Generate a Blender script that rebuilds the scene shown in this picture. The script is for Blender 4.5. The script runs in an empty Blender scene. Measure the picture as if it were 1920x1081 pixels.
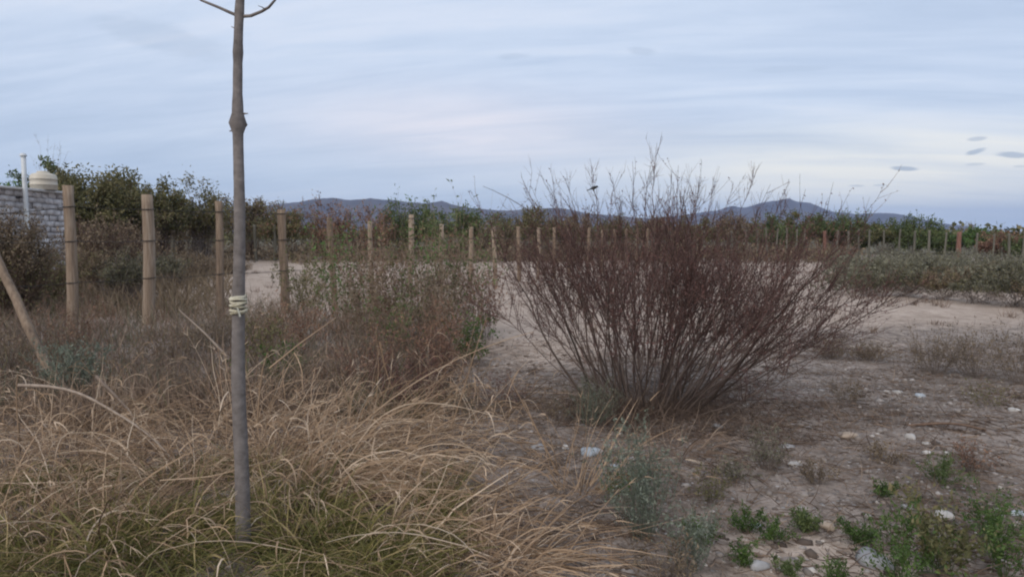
import bpy, math
import numpy as np

# ------------------------------------------------------------------ camera, sky, sun, exposure
scene = bpy.context.scene
COL = scene.collection
EYE, FPX, PITCH = 1.55, 1297.0, math.atan(100.0 / 1297.0)

cam = bpy.data.cameras.new("camera")
cam.sensor_width = 36.0
cam.lens = FPX / 1920.0 * 36.0
cam.clip_start, cam.clip_end = 0.05, 20000.0
cam_ob = bpy.data.objects.new("camera", cam)
cam_ob.location = (0, 0, EYE)
cam_ob.rotation_euler = (math.pi / 2 - PITCH, 0, 0)
COL.objects.link(cam_ob)
scene.camera = cam_ob

SUN_EL, SUN_AZ = math.radians(38), math.radians(205)      # azimuth clockwise from +Y: behind the camera, a little to the left
sun = bpy.data.lights.new("sun", "SUN")
sun.energy, sun.angle, sun.color = 1.5, math.radians(70), (1.0, 0.90, 0.78)
sun_ob = bpy.data.objects.new("sun", sun)
sun_ob.rotation_euler = (math.pi / 2 - SUN_EL, 0, -SUN_AZ + math.pi)
COL.objects.link(sun_ob)

scene.view_settings.view_transform = "Standard"
scene.view_settings.look = "None"
scene.view_settings.gamma = 1.0
scene.view_settings.use_curve_mapping = False
scene.view_settings.exposure = 0.5
scene.render.engine = "CYCLES"
scene.cycles.use_denoising = True
scene.cycles.max_bounces = 6
scene.cycles.diffuse_bounces = 3
scene.cycles.glossy_bounces = 2
scene.cycles.transmission_bounces = 3
scene.cycles.filter_width = 2.1


def px_ray(px, py):
    a, b = (px - 960.0) / FPX, (540.5 - py) / FPX
    c, s = math.cos(PITCH), math.sin(PITCH)
    return np.array([a, c + b * s, -s + b * c])


def at(px, py, Y):
    """the place seen at photo pixel (px, py), Y metres ahead"""
    r = px_ray(px, py)
    return np.array([0, 0, EYE]) + r * (Y / r[1])


def X_at(px, Y, py=470):
    r = px_ray(px, py)
    return r[0] / r[1] * Y


def Z_at(py, Y):
    r = px_ray(960, py)
    return EYE + r[2] / r[1] * Y


def Y_of(py):
    """distance of flat ground seen at picture height py"""
    r = px_ray(960, py)
    return -EYE / r[2] * r[1]


class Nodes:
    def __init__(self, tree):
        self.t = tree
        tree.nodes.clear()

    def n(self, kind, **kw):
        node = self.t.nodes.new(kind)
        for k, v in kw.items():
            if k.startswith("i_"):
                node.inputs[k[2:].replace("_", " ")].default_value = v
            elif k.startswith("s"[:1] + "ock"):
                pass
            else:
                setattr(node, k, v)
        return node

    def link(self, a, b):
        self.t.links.new(a, b)

    def math(self, op, a, b=None, c=None, clamp=False):
        m = self.t.nodes.new("ShaderNodeMath")
        m.operation, m.use_clamp = op, clamp
        for i, v in enumerate((a, b, c)):
            if v is None:
                continue
            if isinstance(v, (int, float)):
                m.inputs[i].default_value = v
            else:
                self.link(v, m.inputs[i])
        return m.outputs[0]

    def mix(self, fac, a, b, mode="MIX"):
        m = self.t.nodes.new("ShaderNodeMix")
        m.data_type, m.blend_type = "RGBA", mode
        for s, v in ((m.inputs[0], fac), (m.inputs[6], a), (m.inputs[7], b)):
            if isinstance(v, (int, float)):
                s.default_value = v
            elif isinstance(v, tuple):
                s.default_value = (*v, 1.0) if len(v) == 3 else v
            else:
                self.link(v, s)
        return m.outputs[2]

    def ramp(self, fac, stops, interp="LINEAR"):
        r = self.t.nodes.new("ShaderNodeValToRGB")
        cr = r.color_ramp
        cr.interpolation = interp
        while len(cr.elements) < len(stops):
            cr.elements.new(0.5)
        for e, (p, c) in zip(cr.elements, stops):
            e.position = p
            e.color = (*c, 1.0) if len(c) == 3 else c
        self.link(fac, r.inputs[0])
        return r.outputs[0]

    def noise(self, vec, scale, detail=5.0, rough=0.55, dist=0.0):
        m = self.t.nodes.new("ShaderNodeTexNoise")
        m.inputs["Scale"].default_value = scale
        m.inputs["Detail"].default_value = detail
        m.inputs["Roughness"].default_value = rough
        m.inputs["Distortion"].default_value = dist
        if vec is not None:
            self.link(vec, m.inputs["Vector"])
        return m.outputs[0]

    def maprange(self, v, a, b, c=0.0, d=1.0, smooth=True):
        m = self.t.nodes.new("ShaderNodeMapRange")
        m.interpolation_type = "SMOOTHSTEP" if smooth else "LINEAR"
        self.link(v, m.inputs[0])
        for i, x in enumerate((a, b, c, d)):
            m.inputs[i + 1].default_value = x
        return m.outputs[0]

    def combine(self, x, y, z=0.0):
        m = self.t.nodes.new("ShaderNodeCombineXYZ")
        for i, v in enumerate((x, y, z)):
            if isinstance(v, (int, float)):
                m.inputs[i].default_value = v
            else:
                self.link(v, m.inputs[i])
        return m.outputs[0]


def make_world():
    w = bpy.data.worlds.new("World")
    scene.world = w
    w.use_nodes = True
    N = Nodes(w.node_tree)
    out = N.n("ShaderNodeOutputWorld")
    bg = N.n("ShaderNodeBackground")
    bg.inputs[1].default_value = 0.1
    N.link(bg.outputs[0], out.inputs[0])
    sky = N.n("ShaderNodeTexSky", sky_type="NISHITA", sun_disc=False)
    sky.sun_elevation, sky.sun_rotation = SUN_EL, SUN_AZ
    sky.air_density, sky.dust_density = 1.0, 2.0
    tc = N.n("ShaderNodeTexCoord")
    sep = N.n("ShaderNodeSeparateXYZ")
    N.link(tc.outputs["Generated"], sep.inputs[0])
    x, y, z = sep.outputs
    zc = N.math("MAXIMUM", z, 0.0)
    den = N.math("ADD", zc, 0.16)
    u, v = N.math("DIVIDE", x, den), N.math("DIVIDE", y, den)
    # broad veil, then long streaks, then fine wisps: a high cloud layer seen in perspective
    slant = N.math("ADD", v, N.math("MULTIPLY", u, 0.16))
    broad = N.noise(N.combine(N.math("MULTIPLY", u, 0.38), N.math("MULTIPLY", slant, 0.75), 3.1), 1.0, 4, 0.5, 0.4)
    streak = N.noise(N.combine(N.math("MULTIPLY", u, 0.55), N.math("MULTIPLY", slant, 2.4), 8.7), 1.35, 7, 0.58, 0.6)
    wisp = N.noise(N.combine(N.math("MULTIPLY", u, 1.0), N.math("MULTIPLY", slant, 5.0), 1.7), 2.4, 6, 0.6, 0.3)
    val = N.math("ADD", N.math("MULTIPLY", broad, 0.5), N.math("ADD", N.math("MULTIPLY", streak, 0.36), N.math("MULTIPLY", wisp, 0.14)))
    val = N.maprange(val, 0.33, 0.67)
    cloud = N.ramp(val, [(0.0, (0.37, 0.45, 0.585)), (0.35, (0.435, 0.515, 0.65)), (0.68, (0.50, 0.575, 0.70)), (1.0, (0.585, 0.635, 0.735))])
    # towards the horizon the layer thins to a paler, greyer band
    low = N.maprange(zc, 0.0, 0.2, 1.0, 0.0)
    lown = N.noise(N.combine(N.math("MULTIPLY", x, 1.4), N.math("MULTIPLY", z, 9.0), 4.4), 1.6, 4, 0.5, 0.3)
    lowc = N.ramp(lown, [(0.3, (0.36, 0.45, 0.58)), (0.55, (0.43, 0.51, 0.62)), (0.75, (0.55, 0.595, 0.65))])
    cloud = N.mix(N.math("MULTIPLY", low, 0.65), cloud, lowc)

    # thinner places where the evening light comes through the veil (direction tangents x/y, z/y)
    yc = N.math("MAXIMUM", y, 0.05)
    tx, tz = N.math("DIVIDE", x, yc), N.math("DIVIDE", z, yc)
    front = N.maprange(y, 0.02, 0.2)

    def glow(cx, cz, wx, wz, tilt=0.0):
        dx = N.math("SUBTRACT", tx, cx)
        dz = N.math("SUBTRACT", N.math("SUBTRACT", tz, cz), N.math("MULTIPLY", dx, tilt))
        a, b = N.math("DIVIDE", dx, wx), N.math("DIVIDE", dz, wz)
        d = N.math("ADD", N.math("MULTIPLY", a, a), N.math("MULTIPLY", b, b))
        return N.math("EXPONENT", N.math("MULTIPLY", d, -1.0))

    g1 = N.math("MULTIPLY", N.math("MULTIPLY", glow(-0.05, 0.150, 0.24, 0.05, -0.05), streak), 1.6)
    g2 = N.math("MULTIPLY", N.math("MULTIPLY", glow(0.58, 0.10, 0.40, 0.055, 0.03), streak), 1.9)
    g1 = N.math("MULTIPLY", g1, front, clamp=True)
    g2 = N.math("MULTIPLY", g2, front, clamp=True)
    cloud = N.mix(g1, cloud, (0.69, 0.67, 0.72))
    cloud = N.mix(g2, cloud, (0.73, 0.725, 0.69))
    # small dark scraps of low cloud
    rag = N.noise(N.combine(N.math("MULTIPLY", tx, 28.0), N.math("MULTIPLY", tz, 130.0), 0.0), 1.0, 4, 0.6, 0.2)
    scraps = None
    for (px, py, wx, wz, tilt, amt) in ((1830, 284, 24, 6, 0.22, 0.62), (1832, 260, 22, 5, 0.1, 0.45), (1896, 290, 36, 7, -0.06, 0.6),
                                        (1696, 316, 32, 5.5, -0.05, 0.66), (1828, 308, 24, 3.5, 0.05, 0.3), (1606, 348, 18, 3, 0.0, 0.4),
                                        (1650, 347, 15, 2.5, 0.0, 0.34), (1912, 312, 16, 3, 0.0, 0.3), (1205, 97, 32, 9, -0.1, 0.22),
                                        (962, 106, 34, 7, 0.06, 0.18), (1480, 130, 90, 8, 0.03, 0.14), (300, 70, 150, 34, -0.25, 0.2)):
        r = px_ray(px, py)
        m = glow(r[0] / r[1], r[2] / r[1], wx / FPX, wz / FPX, tilt)
        m = N.maprange(N.math("MULTIPLY", m, N.math("ADD", rag, 0.42)), 0.3, 0.72, 0.0, amt)
        scraps = m if scraps is None else N.math("MAXIMUM", scraps, m)
    scraps = N.math("MULTIPLY", scraps, front)
    cloud = N.mix(scraps, cloud, (0.22, 0.29, 0.40))
    cloud10 = N.mix(1.0, cloud, (9.4, 9.4, 9.4), "MULTIPLY")
    final = N.mix(0.93, sky.outputs[0], cloud10)
    N.link(final, bg.inputs[0])


make_world()

# ------------------------------------------------------------------ materials
M = {}


def plant_mat(name, stops, rough=0.8, translucent=0.0, noise=None):
    """colour from the per-piece value 'tint', with a little mottling along it"""
    m = bpy.data.materials.new(name)
    m.use_nodes = True
    N = Nodes(m.node_tree)
    out = N.n("ShaderNodeOutputMaterial")
    a = N.n("ShaderNodeAttribute", attribute_name="tint")
    v = a.outputs["Fac"]
    tc = N.n("ShaderNodeTexCoord")
    nz = N.noise(tc.outputs["Object"], noise or 14.0, 3)
    v = N.math("ADD", v, N.math("MULTIPLY", N.math("SUBTRACT", nz, 0.5), 0.5), clamp=True)
    c = N.ramp(v, stops)
    p = N.n("ShaderNodeBsdfPrincipled")
    p.inputs["Roughness"].default_value = rough
    p.inputs["Specular IOR Level"].default_value = 0.25
    N.link(c, p.inputs["Base Color"])
    if translucent:
        t = N.n("ShaderNodeBsdfTranslucent")
        N.link(c, t.inputs[0])
        mx = N.n("ShaderNodeMixShader")
        mx.inputs[0].default_value = translucent
        N.link(p.outputs[0], mx.inputs[1])
        N.link(t.outputs[0], mx.inputs[2])
        N.link(mx.outputs[0], out.inputs[0])
    else:
        N.link(p.outputs[0], out.inputs[0])
    M[name] = m
    return m


plant_mat("straw", [(0.0, (0.113, 0.076, 0.050)), (0.35, (0.277, 0.184, 0.112)), (0.7, (0.463, 0.326, 0.214)), (1.0, (0.679, 0.541, 0.404))], 0.65, 0.2)
plant_mat("dead_grass", [(0.0, (0.096, 0.067, 0.050)), (0.4, (0.191, 0.134, 0.100)), (0.75, (0.303, 0.220, 0.158)), (1.0, (0.404, 0.311, 0.232))], 0.8, 0.15)
plant_mat("green_grass", [(0.0, (0.057, 0.061, 0.020)), (0.4, (0.132, 0.132, 0.040)), (0.75, (0.253, 0.215, 0.080)), (1.0, (0.460, 0.352, 0.180))], 0.6, 0.25)
plant_mat("weed_leaf", [(0.0, (0.035, 0.06, 0.016)), (0.5, (0.07, 0.12, 0.03)), (1.0, (0.125, 0.18, 0.05))], 0.6, 0.25)
plant_mat("olive_leaf", [(0.0, (0.066, 0.067, 0.028)), (0.5, (0.142, 0.133, 0.058)), (1.0, (0.233, 0.193, 0.096))], 0.7, 0.2)
plant_mat("green_leaf", [(0.0, (0.047, 0.069, 0.026)), (0.5, (0.101, 0.131, 0.047)), (1.0, (0.162, 0.194, 0.078))], 0.65, 0.25)
plant_mat("bright_leaf", [(0.0, (0.044, 0.088, 0.022)), (0.5, (0.088, 0.165, 0.044)), (1.0, (0.154, 0.231, 0.077))], 0.65, 0.25)
plant_mat("rust_leaf", [(0.0, (0.118, 0.065, 0.047)), (0.5, (0.213, 0.122, 0.086)), (1.0, (0.330, 0.197, 0.123))], 0.8, 0.15)
plant_mat("dun_leaf", [(0.0, (0.101, 0.075, 0.051)), (0.5, (0.175, 0.131, 0.086)), (1.0, (0.269, 0.207, 0.138))], 0.8, 0.15)
plant_mat("sage_leaf", [(0.0, (0.070, 0.068, 0.047)), (0.5, (0.130, 0.123, 0.085)), (1.0, (0.200, 0.190, 0.132))], 0.8, 0.15)
plant_mat("silver_leaf", [(0.0, (0.10, 0.115, 0.085)), (0.5, (0.155, 0.175, 0.13)), (1.0, (0.22, 0.24, 0.185))], 0.75, 0.15)
plant_mat("brown_twig", [(0.0, (0.064, 0.043, 0.033)), (0.5, (0.123, 0.083, 0.062)), (1.0, (0.203, 0.145, 0.111))], 0.85)
plant_mat("grey_twig", [(0.0, (0.098, 0.078, 0.066)), (0.5, (0.175, 0.141, 0.118)), (1.0, (0.273, 0.223, 0.189))], 0.85)
plant_mat("red_twig", [(0.0, (0.055, 0.031, 0.028)), (0.5, (0.106, 0.063, 0.053)), (1.0, (0.175, 0.110, 0.092))], 0.8)
plant_mat("red_bud", [(0.0, (0.078, 0.037, 0.033)), (0.5, (0.134, 0.066, 0.057)), (1.0, (0.207, 0.110, 0.092))], 0.8, 0.1)
plant_mat("stem_bark", [(0.0, (0.058, 0.041, 0.032)), (0.5, (0.118, 0.085, 0.070)), (1.0, (0.199, 0.153, 0.128))], 0.85)
plant_mat("litter", [(0.0, (0.075, 0.053, 0.042)), (0.5, (0.14, 0.098, 0.076)), (1.0, (0.22, 0.165, 0.125))], 0.9, 0.1)
plant_mat("dirt", [(0.0, (0.06, 0.045, 0.036)), (0.5, (0.13, 0.10, 0.082)), (1.0, (0.24, 0.195, 0.165))], 0.95)
plant_mat("pebble", [(0.0, (0.133, 0.113, 0.102)), (0.45, (0.237, 0.203, 0.178)), (0.8, (0.342, 0.310, 0.289)), (1.0, (0.522, 0.477, 0.433))], 0.85)


plant_mat("dead_wood_twig", [(0.0, (0.129, 0.094, 0.070)), (0.4, (0.243, 0.174, 0.128)), (0.75, (0.372, 0.271, 0.195)), (1.0, (0.501, 0.384, 0.285))], 0.85)


def wood_mat(name, dark, mid, pale, stretch=0.12, scale=30.0, bump=0.4, ring=0.0):
    m = bpy.data.materials.new(name)
    m.use_nodes = True
    N = Nodes(m.node_tree)
    out = N.n("ShaderNodeOutputMaterial")
    p = N.n("ShaderNodeBsdfPrincipled")
    p.inputs["Roughness"].default_value = 0.85
    p.inputs["Specular IOR Level"].default_value = 0.2
    tc = N.n("ShaderNodeTexCoord")
    mp = N.n("ShaderNodeMapping")
    mp.inputs["Scale"].default_value = (1, 1, stretch)
    oi = N.n("ShaderNodeObjectInfo")
    N.link(tc.outputs["Object"], mp.inputs[0])
    off = N.n("ShaderNodeVectorMath", operation="ADD")
    N.link(mp.outputs[0], off.inputs[0])
    N.link(N.combine(N.math("MULTIPLY", oi.outputs["Random"], 37.0), 0.0, 0.0), off.inputs[1])
    g = N.noise(off.outputs[0], scale, 6, 0.6)
    b = N.noise(off.outputs[0], scale * 0.16, 3)
    v = N.math("ADD", N.math("MULTIPLY", g, 0.6), N.math("MULTIPLY", b, 0.4))
    v = N.math("ADD", v, N.math("MULTIPLY", N.math("SUBTRACT", oi.outputs["Random"], 0.5), 0.18))
    c = N.ramp(v, [(0.3, dark), (0.5, mid), (0.7, pale)])
    N.link(c, p.inputs["Base Color"])
    bp = N.n("ShaderNodeBump")
    bp.inputs["Strength"].default_value = bump
    bp.inputs["Distance"].default_value = 0.01
    N.link(g, bp.inputs["Height"])
    N.link(bp.outputs[0], p.inputs["Normal"])
    N.link(p.outputs[0], out.inputs[0])
    M[name] = m


wood_mat("post_wood", (0.11, 0.08, 0.06), (0.235, 0.172, 0.122), (0.36, 0.29, 0.225), 0.09, 34.0, 0.8)
wood_mat("old_wood", (0.075, 0.07, 0.056), (0.125, 0.115, 0.092), (0.18, 0.165, 0.132))
wood_mat("red_wood", (0.13, 0.068, 0.052), (0.20, 0.105, 0.08), (0.28, 0.16, 0.125))
wood_mat("dark_wood", (0.07, 0.045, 0.034), (0.14, 0.09, 0.066), (0.22, 0.15, 0.11), 0.3, 26.0)
wood_mat("bark", (0.12, 0.105, 0.097), (0.195, 0.172, 0.16), (0.275, 0.243, 0.225), 1.3, 24.0, 0.6)
wood_mat("dead_wood", (0.16, 0.12, 0.095), (0.27, 0.21, 0.165), (0.38, 0.31, 0.25), 0.3, 26.0)


def plain_mat(name, a, b, scale=8.0, rough=0.7, metal=0.0, bump=0.0):
    m = bpy.data.materials.new(name)
    m.use_nodes = True
    N = Nodes(m.node_tree)
    out = N.n("ShaderNodeOutputMaterial")
    p = N.n("ShaderNodeBsdfPrincipled")
    p.inputs["Roughness"].default_value = rough
    p.inputs["Metallic"].default_value = metal
    tc = N.n("ShaderNodeTexCoord")
    oi = N.n("ShaderNodeObjectInfo")
    off = N.n("ShaderNodeVectorMath", operation="ADD")
    N.link(tc.outputs["Object"], off.inputs[0])
    N.link(N.combine(N.math("MULTIPLY", oi.outputs["Random"], 23.0), 0.0, 0.0), off.inputs[1])
    g = N.noise(off.outputs[0], scale, 6, 0.62)
    v = N.math("ADD", g, N.math("MULTIPLY", N.math("SUBTRACT", oi.outputs["Random"], 0.5), 0.25))
    N.link(N.ramp(v, [(0.32, a), (0.68, b)]), p.inputs["Base Color"])
    if bump:
        bp = N.n("ShaderNodeBump")
        bp.inputs["Strength"].default_value = bump
        bp.inputs["Distance"].default_value = 0.02
        N.link(g, bp.inputs["Height"])
        N.link(bp.outputs[0], p.inputs["Normal"])
    N.link(p.outputs[0], out.inputs[0])
    M[name] = m


plain_mat("whitewash", (0.34, 0.31, 0.30), (0.64, 0.61, 0.60), 3.0, 0.9, 0, 0.6)
plain_mat("mortar", (0.34, 0.31, 0.30), (0.50, 0.47, 0.46), 6.0, 0.95, 0, 0.5)
plain_mat("roof_edge", (0.42, 0.41, 0.40), (0.62, 0.61, 0.59), 4.0, 0.7)
plain_mat("pipe_plastic", (0.50, 0.52, 0.53), (0.64, 0.66, 0.66), 3.0, 0.5)
plain_mat("tank_plastic", (0.47, 0.42, 0.34), (0.60, 0.55, 0.46), 3.0, 0.55)
plain_mat("wire", (0.04, 0.035, 0.03), (0.10, 0.085, 0.075), 20.0, 0.6, 0.6)
plain_mat("cloth_strip", (0.36, 0.32, 0.22), (0.60, 0.56, 0.44), 40.0, 0.9, 0, 0.4)
plain_mat("bird_plumage", (0.012, 0.012, 0.014), (0.035, 0.033, 0.033), 60.0, 0.7)
plain_mat("stone_grey", (0.19, 0.185, 0.185), (0.34, 0.335, 0.34), 9.0, 0.85, 0, 0.5)
plain_mat("stone_pale", (0.36, 0.34, 0.32), (0.58, 0.55, 0.52), 9.0, 0.85, 0, 0.4)
plain_mat("stone_tan", (0.25, 0.19, 0.14), (0.42, 0.34, 0.27), 9.0, 0.85, 0, 0.4)
plain_mat("stone_blue", (0.26, 0.29, 0.32), (0.44, 0.47, 0.50), 9.0, 0.8, 0, 0.4)


def ground_mat():
    m = bpy.data.materials.new("earth")
    m.use_nodes = True
    N = Nodes(m.node_tree)
    out = N.n("ShaderNodeOutputMaterial")
    p = N.n("ShaderNodeBsdfPrincipled")
    p.inputs["Roughness"].default_value = 0.95
    p.inputs["Specular IOR Level"].default_value = 0.1
    tc = N.n("ShaderNodeTexCoord")
    v = tc.outputs["Object"]
    sand = N.n("ShaderNodeAttribute", attribute_name="sand").outputs["Fac"]
    far = N.n("ShaderNodeAttribute", attribute_name="far").outputs["Fac"]
    n1 = N.noise(v, 0.9, 6, 0.6)
    n2 = N.noise(v, 6.0, 6, 0.65)
    n3 = N.noise(v, 45.0, 4, 0.6)
    vor = N.n("ShaderNodeTexVoronoi", feature="F1")
    vor.inputs["Scale"].default_value = 28.0
    vor.inputs["Randomness"].default_value = 1.0
    N.link(v, vor.inputs["Vector"])
    # bare soil with stony litter
    mixv = N.math("ADD", N.math("MULTIPLY", n1, 0.35), N.math("ADD", N.math("MULTIPLY", n2, 0.4), N.math("MULTIPLY", n3, 0.25)))
    soil = N.ramp(mixv, [(0.38, (0.085, 0.066, 0.055)), (0.47, (0.175, 0.142, 0.12)), (0.56, (0.285, 0.237, 0.205)), (0.66, (0.41, 0.355, 0.315))])
    vs = N.n("ShaderNodeSeparateXYZ")
    N.link(vor.outputs["Color"], vs.inputs[0])
    speck = N.math("MULTIPLY", N.math("GREATER_THAN", vs.outputs[0], 0.62), N.maprange(vor.outputs["Distance"], 0.28, 0.42, 1.0, 0.0))
    peb = N.ramp(vs.outputs[1], [(0.0, (0.12, 0.11, 0.105)), (0.6, (0.27, 0.255, 0.25)), (1.0, (0.47, 0.45, 0.44))])
    soil = N.mix(N.math("MULTIPLY", speck, 0.75), soil, peb)
    sn = N.math("ADD", N.math("MULTIPLY", n1, 0.35), N.math("ADD", N.math("MULTIPLY", n2, 0.4), N.math("MULTIPLY", n3, 0.25)))
    sandc = N.ramp(sn, [(0.36, (0.20, 0.15, 0.118)), (0.46, (0.34, 0.27, 0.218)), (0.55, (0.43, 0.348, 0.288)), (0.66, (0.53, 0.44, 0.37))])
    edge = N.maprange(N.math("ADD", sand, N.math("MULTIPLY", N.math("SUBTRACT", n2, 0.5), 1.1)), 0.15, 0.85)
    c = N.mix(edge, soil, sandc)
    c = N.mix(far, c, N.ramp(n1, [(0.35, (0.10, 0.095, 0.065)), (0.65, (0.19, 0.165, 0.12))]))
    N.link(c, p.inputs["Base Color"])
    bp = N.n("ShaderNodeBump")
    bp.inputs["Strength"].default_value = 0.7
    bp.inputs["Distance"].default_value = 0.03
    N.link(N.math("ADD", N.math("ADD", n2, N.math("MULTIPLY", n3, 0.4)), N.math("MULTIPLY", speck, 0.5)), bp.inputs["Height"])
    N.link(bp.outputs[0], p.inputs["Normal"])
    N.link(p.outputs[0], out.inputs[0])
    M["earth"] = m


ground_mat()


def mountain_mat():
    m = bpy.data.materials.new("mountain_rock")
    m.use_nodes = True
    N = Nodes(m.node_tree)
    out = N.n("ShaderNodeOutputMaterial")
    p = N.n("ShaderNodeBsdfPrincipled")
    p.inputs["Roughness"].default_value = 0.95
    tc = N.n("ShaderNodeTexCoord")
    n = N.noise(tc.outputs["Object"], 0.012, 7, 0.62)
    N.link(N.ramp(n, [(0.35, (0.045, 0.043, 0.05)), (0.65, (0.10, 0.088, 0.088))]), p.inputs["Base Color"])
    N.link(p.outputs[0], out.inputs[0])
    M["mountain_rock"] = m


mountain_mat()

# ------------------------------------------------------------------ mesh helpers
rng = np.random.default_rng(7)


def build_mesh(name, verts, faces, mat, attrs=None, smooth=False):
    """faces: list of (n, k) index arrays"""
    me = bpy.data.meshes.new(name)
    verts = np.ascontiguousarray(verts, np.float32).reshape(-1, 3)
    faces = [np.asarray(f, np.int32) for f in faces if len(f)]
    me.vertices.add(len(verts))
    me.vertices.foreach_set("co", verts.ravel())
    nl = sum(f.size for f in faces)
    nf = sum(len(f) for f in faces)
    me.loops.add(nl)
    me.loops.foreach_set("vertex_index", np.concatenate([f.ravel() for f in faces]))
    me.polygons.add(nf)
    tot = np.concatenate([np.full(len(f), f.shape[1], np.int32) for f in faces])
    me.polygons.foreach_set("loop_start", np.concatenate(([0], np.cumsum(tot)[:-1])).astype(np.int32))
    me.polygons.foreach_set("loop_total", tot)
    if smooth:
        me.polygons.foreach_set("use_smooth", np.ones(nf, bool))
    for k, v in (attrs or {}).items():
        a = me.attributes.new(k, "FLOAT", "POINT")
        a.data.foreach_set("value", np.ascontiguousarray(v, np.float32))
    me.materials.append(M[mat])
    me.update(calc_edges=True)
    return me


def link(name, me, parent=None, loc=None, label=None, cat=None, group=None, kind=None):
    o = bpy.data.objects.new(name, me)
    COL.objects.link(o)
    if parent is not None:
        o.parent = parent
    if loc is not None:
        o.location = loc
    for k, v in (("label", label), ("category", cat), ("group", group), ("kind", kind)):
        if v:
            o[k] = v
    return o


class Geo:
    """collects pieces; all share one material, each vertex carries a tint"""

    def __init__(self):
        self.v, self.f, self.t, self.n = [], {}, [], 0

    def add(self, verts, faces, tint):
        verts = np.asarray(verts, np.float32).reshape(-1, 3)
        self.v.append(verts)
        self.t.append(np.broadcast_to(np.asarray(tint, np.float32).ravel(), (len(verts),)) if np.size(tint) == 1 else np.asarray(tint, np.float32).ravel())
        self.f.setdefault(np.asarray(faces).shape[1], []).append(np.asarray(faces, np.int64) + self.n)
        self.n += len(verts)

    def mesh(self, name, mat, smooth=False):
        return build_mesh(name, np.concatenate(self.v), [np.concatenate(x) for x in self.f.values()], mat, {"tint": np.concatenate(self.t)}, smooth)


def unit(a):
    return a / np.maximum(np.linalg.norm(a, axis=-1, keepdims=True), 1e-9)


def grow(o, d, length, K, pull=(0, 0, 0), wobble=0.1, r=None):
    """N curves of K points from o along d, bent by pull and random wobble"""
    r = r or rng
    o, d = np.asarray(o, float), unit(np.asarray(d, float))
    n = len(o)
    length = np.broadcast_to(np.asarray(length, float), (n,))
    pull = np.asarray(pull, float)
    P = np.zeros((n, K, 3))
    P[:, 0] = o
    step = (length / (K - 1))[:, None]
    for k in range(1, K):
        d = unit(d + (pull if pull.ndim == 1 else pull) / (K - 1) + r.normal(0, wobble, (n, 3)))
        P[:, k] = P[:, k - 1] + d * step
    return P


def tube(geo, P, r0, r1, tint, sides=3, cap=False):
    """P (n,K,3); r0/r1 radius at start and end, or r0 an (n,K) array"""
    n, K, _ = P.shape
    if np.ndim(r0) == 2:
        R = np.asarray(r0)
    else:
        t = np.linspace(0, 1, K)[None]
        R = np.broadcast_to(np.asarray(r0, float).reshape(-1, 1), (n, 1)) * (1 - t) + np.broadcast_to(np.asarray(r1, float).reshape(-1, 1), (n, 1)) * t
    T = np.gradient(P, axis=1)
    T = unit(T)
    ref = np.where(np.abs(T[:, :1, 2:3]) > 0.8, np.array([1.0, 0.1, 0.0]), np.array([0.05, 0.1, 1.0]))
    A = unit(np.cross(T, np.broadcast_to(ref, T.shape)))
    B = np.cross(T, A)
    ang = np.arange(sides) / sides * 2 * math.pi
    ring = A[:, :, None] * np.cos(ang)[None, None, :, None] + B[:, :, None] * np.sin(ang)[None, None, :, None]
    V = P[:, :, None] + ring * R[:, :, None, None]
    i = np.arange(n)[:, None, None] * K * sides
    k = np.arange(K - 1)[None, :, None] * sides
    s = np.arange(sides)[None, None, :]
    s2 = (s + 1) % sides
    F = np.stack([i + k + s, i + k + s2, i + k + sides + s2, i + k + sides + s], -1).reshape(-1, 4)
    tint = np.broadcast_to(np.asarray(tint, float).reshape(-1, 1), (n, 1))
    tt = np.repeat(tint, K * sides, 1)
    if not cap:
        geo.add(V, F, tt)
        return
    V2 = V.reshape(n, -1, 3)
    geo.add(V2, F, tt)
    base = geo.n - n * K * sides
    caps = (np.arange(n)[:, None] * K * sides + (K - 1) * sides + np.arange(sides)[None])
    geo.f.setdefault(sides, []).append(caps.astype(np.int64) + base)


def ribbon(geo, P, w, tint, r=None, taper=True, facing=0.0):
    """flat blades along P, widest low, pointed at the tip"""
    r = r or rng
    n, K, _ = P.shape
    T = unit(np.gradient(P, axis=1))
    side = r.normal(0, 1, (n, 1, 3))
    side[:, :, 2] *= 0.35
    S = unit(np.cross(T, np.broadcast_to(side, T.shape)))
    t = np.linspace(0, 1, K)[None, :, None]
    prof = (1 - t ** 2.2) * 0.92 + 0.08 if taper else np.ones_like(t)
    W = np.broadcast_to(np.asarray(w, float).reshape(-1, 1, 1), (n, 1, 1)) * prof * 0.5
    V = np.stack([P - S * W, P + S * W], 2)
    i = np.arange(n)[:, None] * K * 2
    k = np.arange(K - 1)[None] * 2
    F = np.stack([i + k, i + k + 1, i + k + 3, i + k + 2], -1).reshape(-1, 4)
    tint = np.broadcast_to(np.asarray(tint, float).reshape(-1, 1), (n, 1))
    geo.add(V, F, np.repeat(tint, K * 2, 1))


def leaves(geo, P, D, L, Wd, tint, r=None):
    r = r or rng
    n = len(P)
    D = unit(D)
    S = unit(np.cross(D, r.normal(0, 1, (n, 3))))
    L = np.broadcast_to(np.asarray(L, float).reshape(-1, 1), (n, 1))
    Wd = np.broadcast_to(np.asarray(Wd, float).reshape(-1, 1), (n, 1))
    V = np.stack([P, P + D * L * 0.45 - S * Wd * 0.5, P + D * L, P + D * L * 0.45 + S * Wd * 0.5], 1)
    F = np.arange(n * 4).reshape(n, 4)
    tint = np.broadcast_to(np.asarray(tint, float).reshape(-1, 1), (n, 1))
    geo.add(V, F, np.repeat(tint, 4, 1))


_ICO = None


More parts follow.
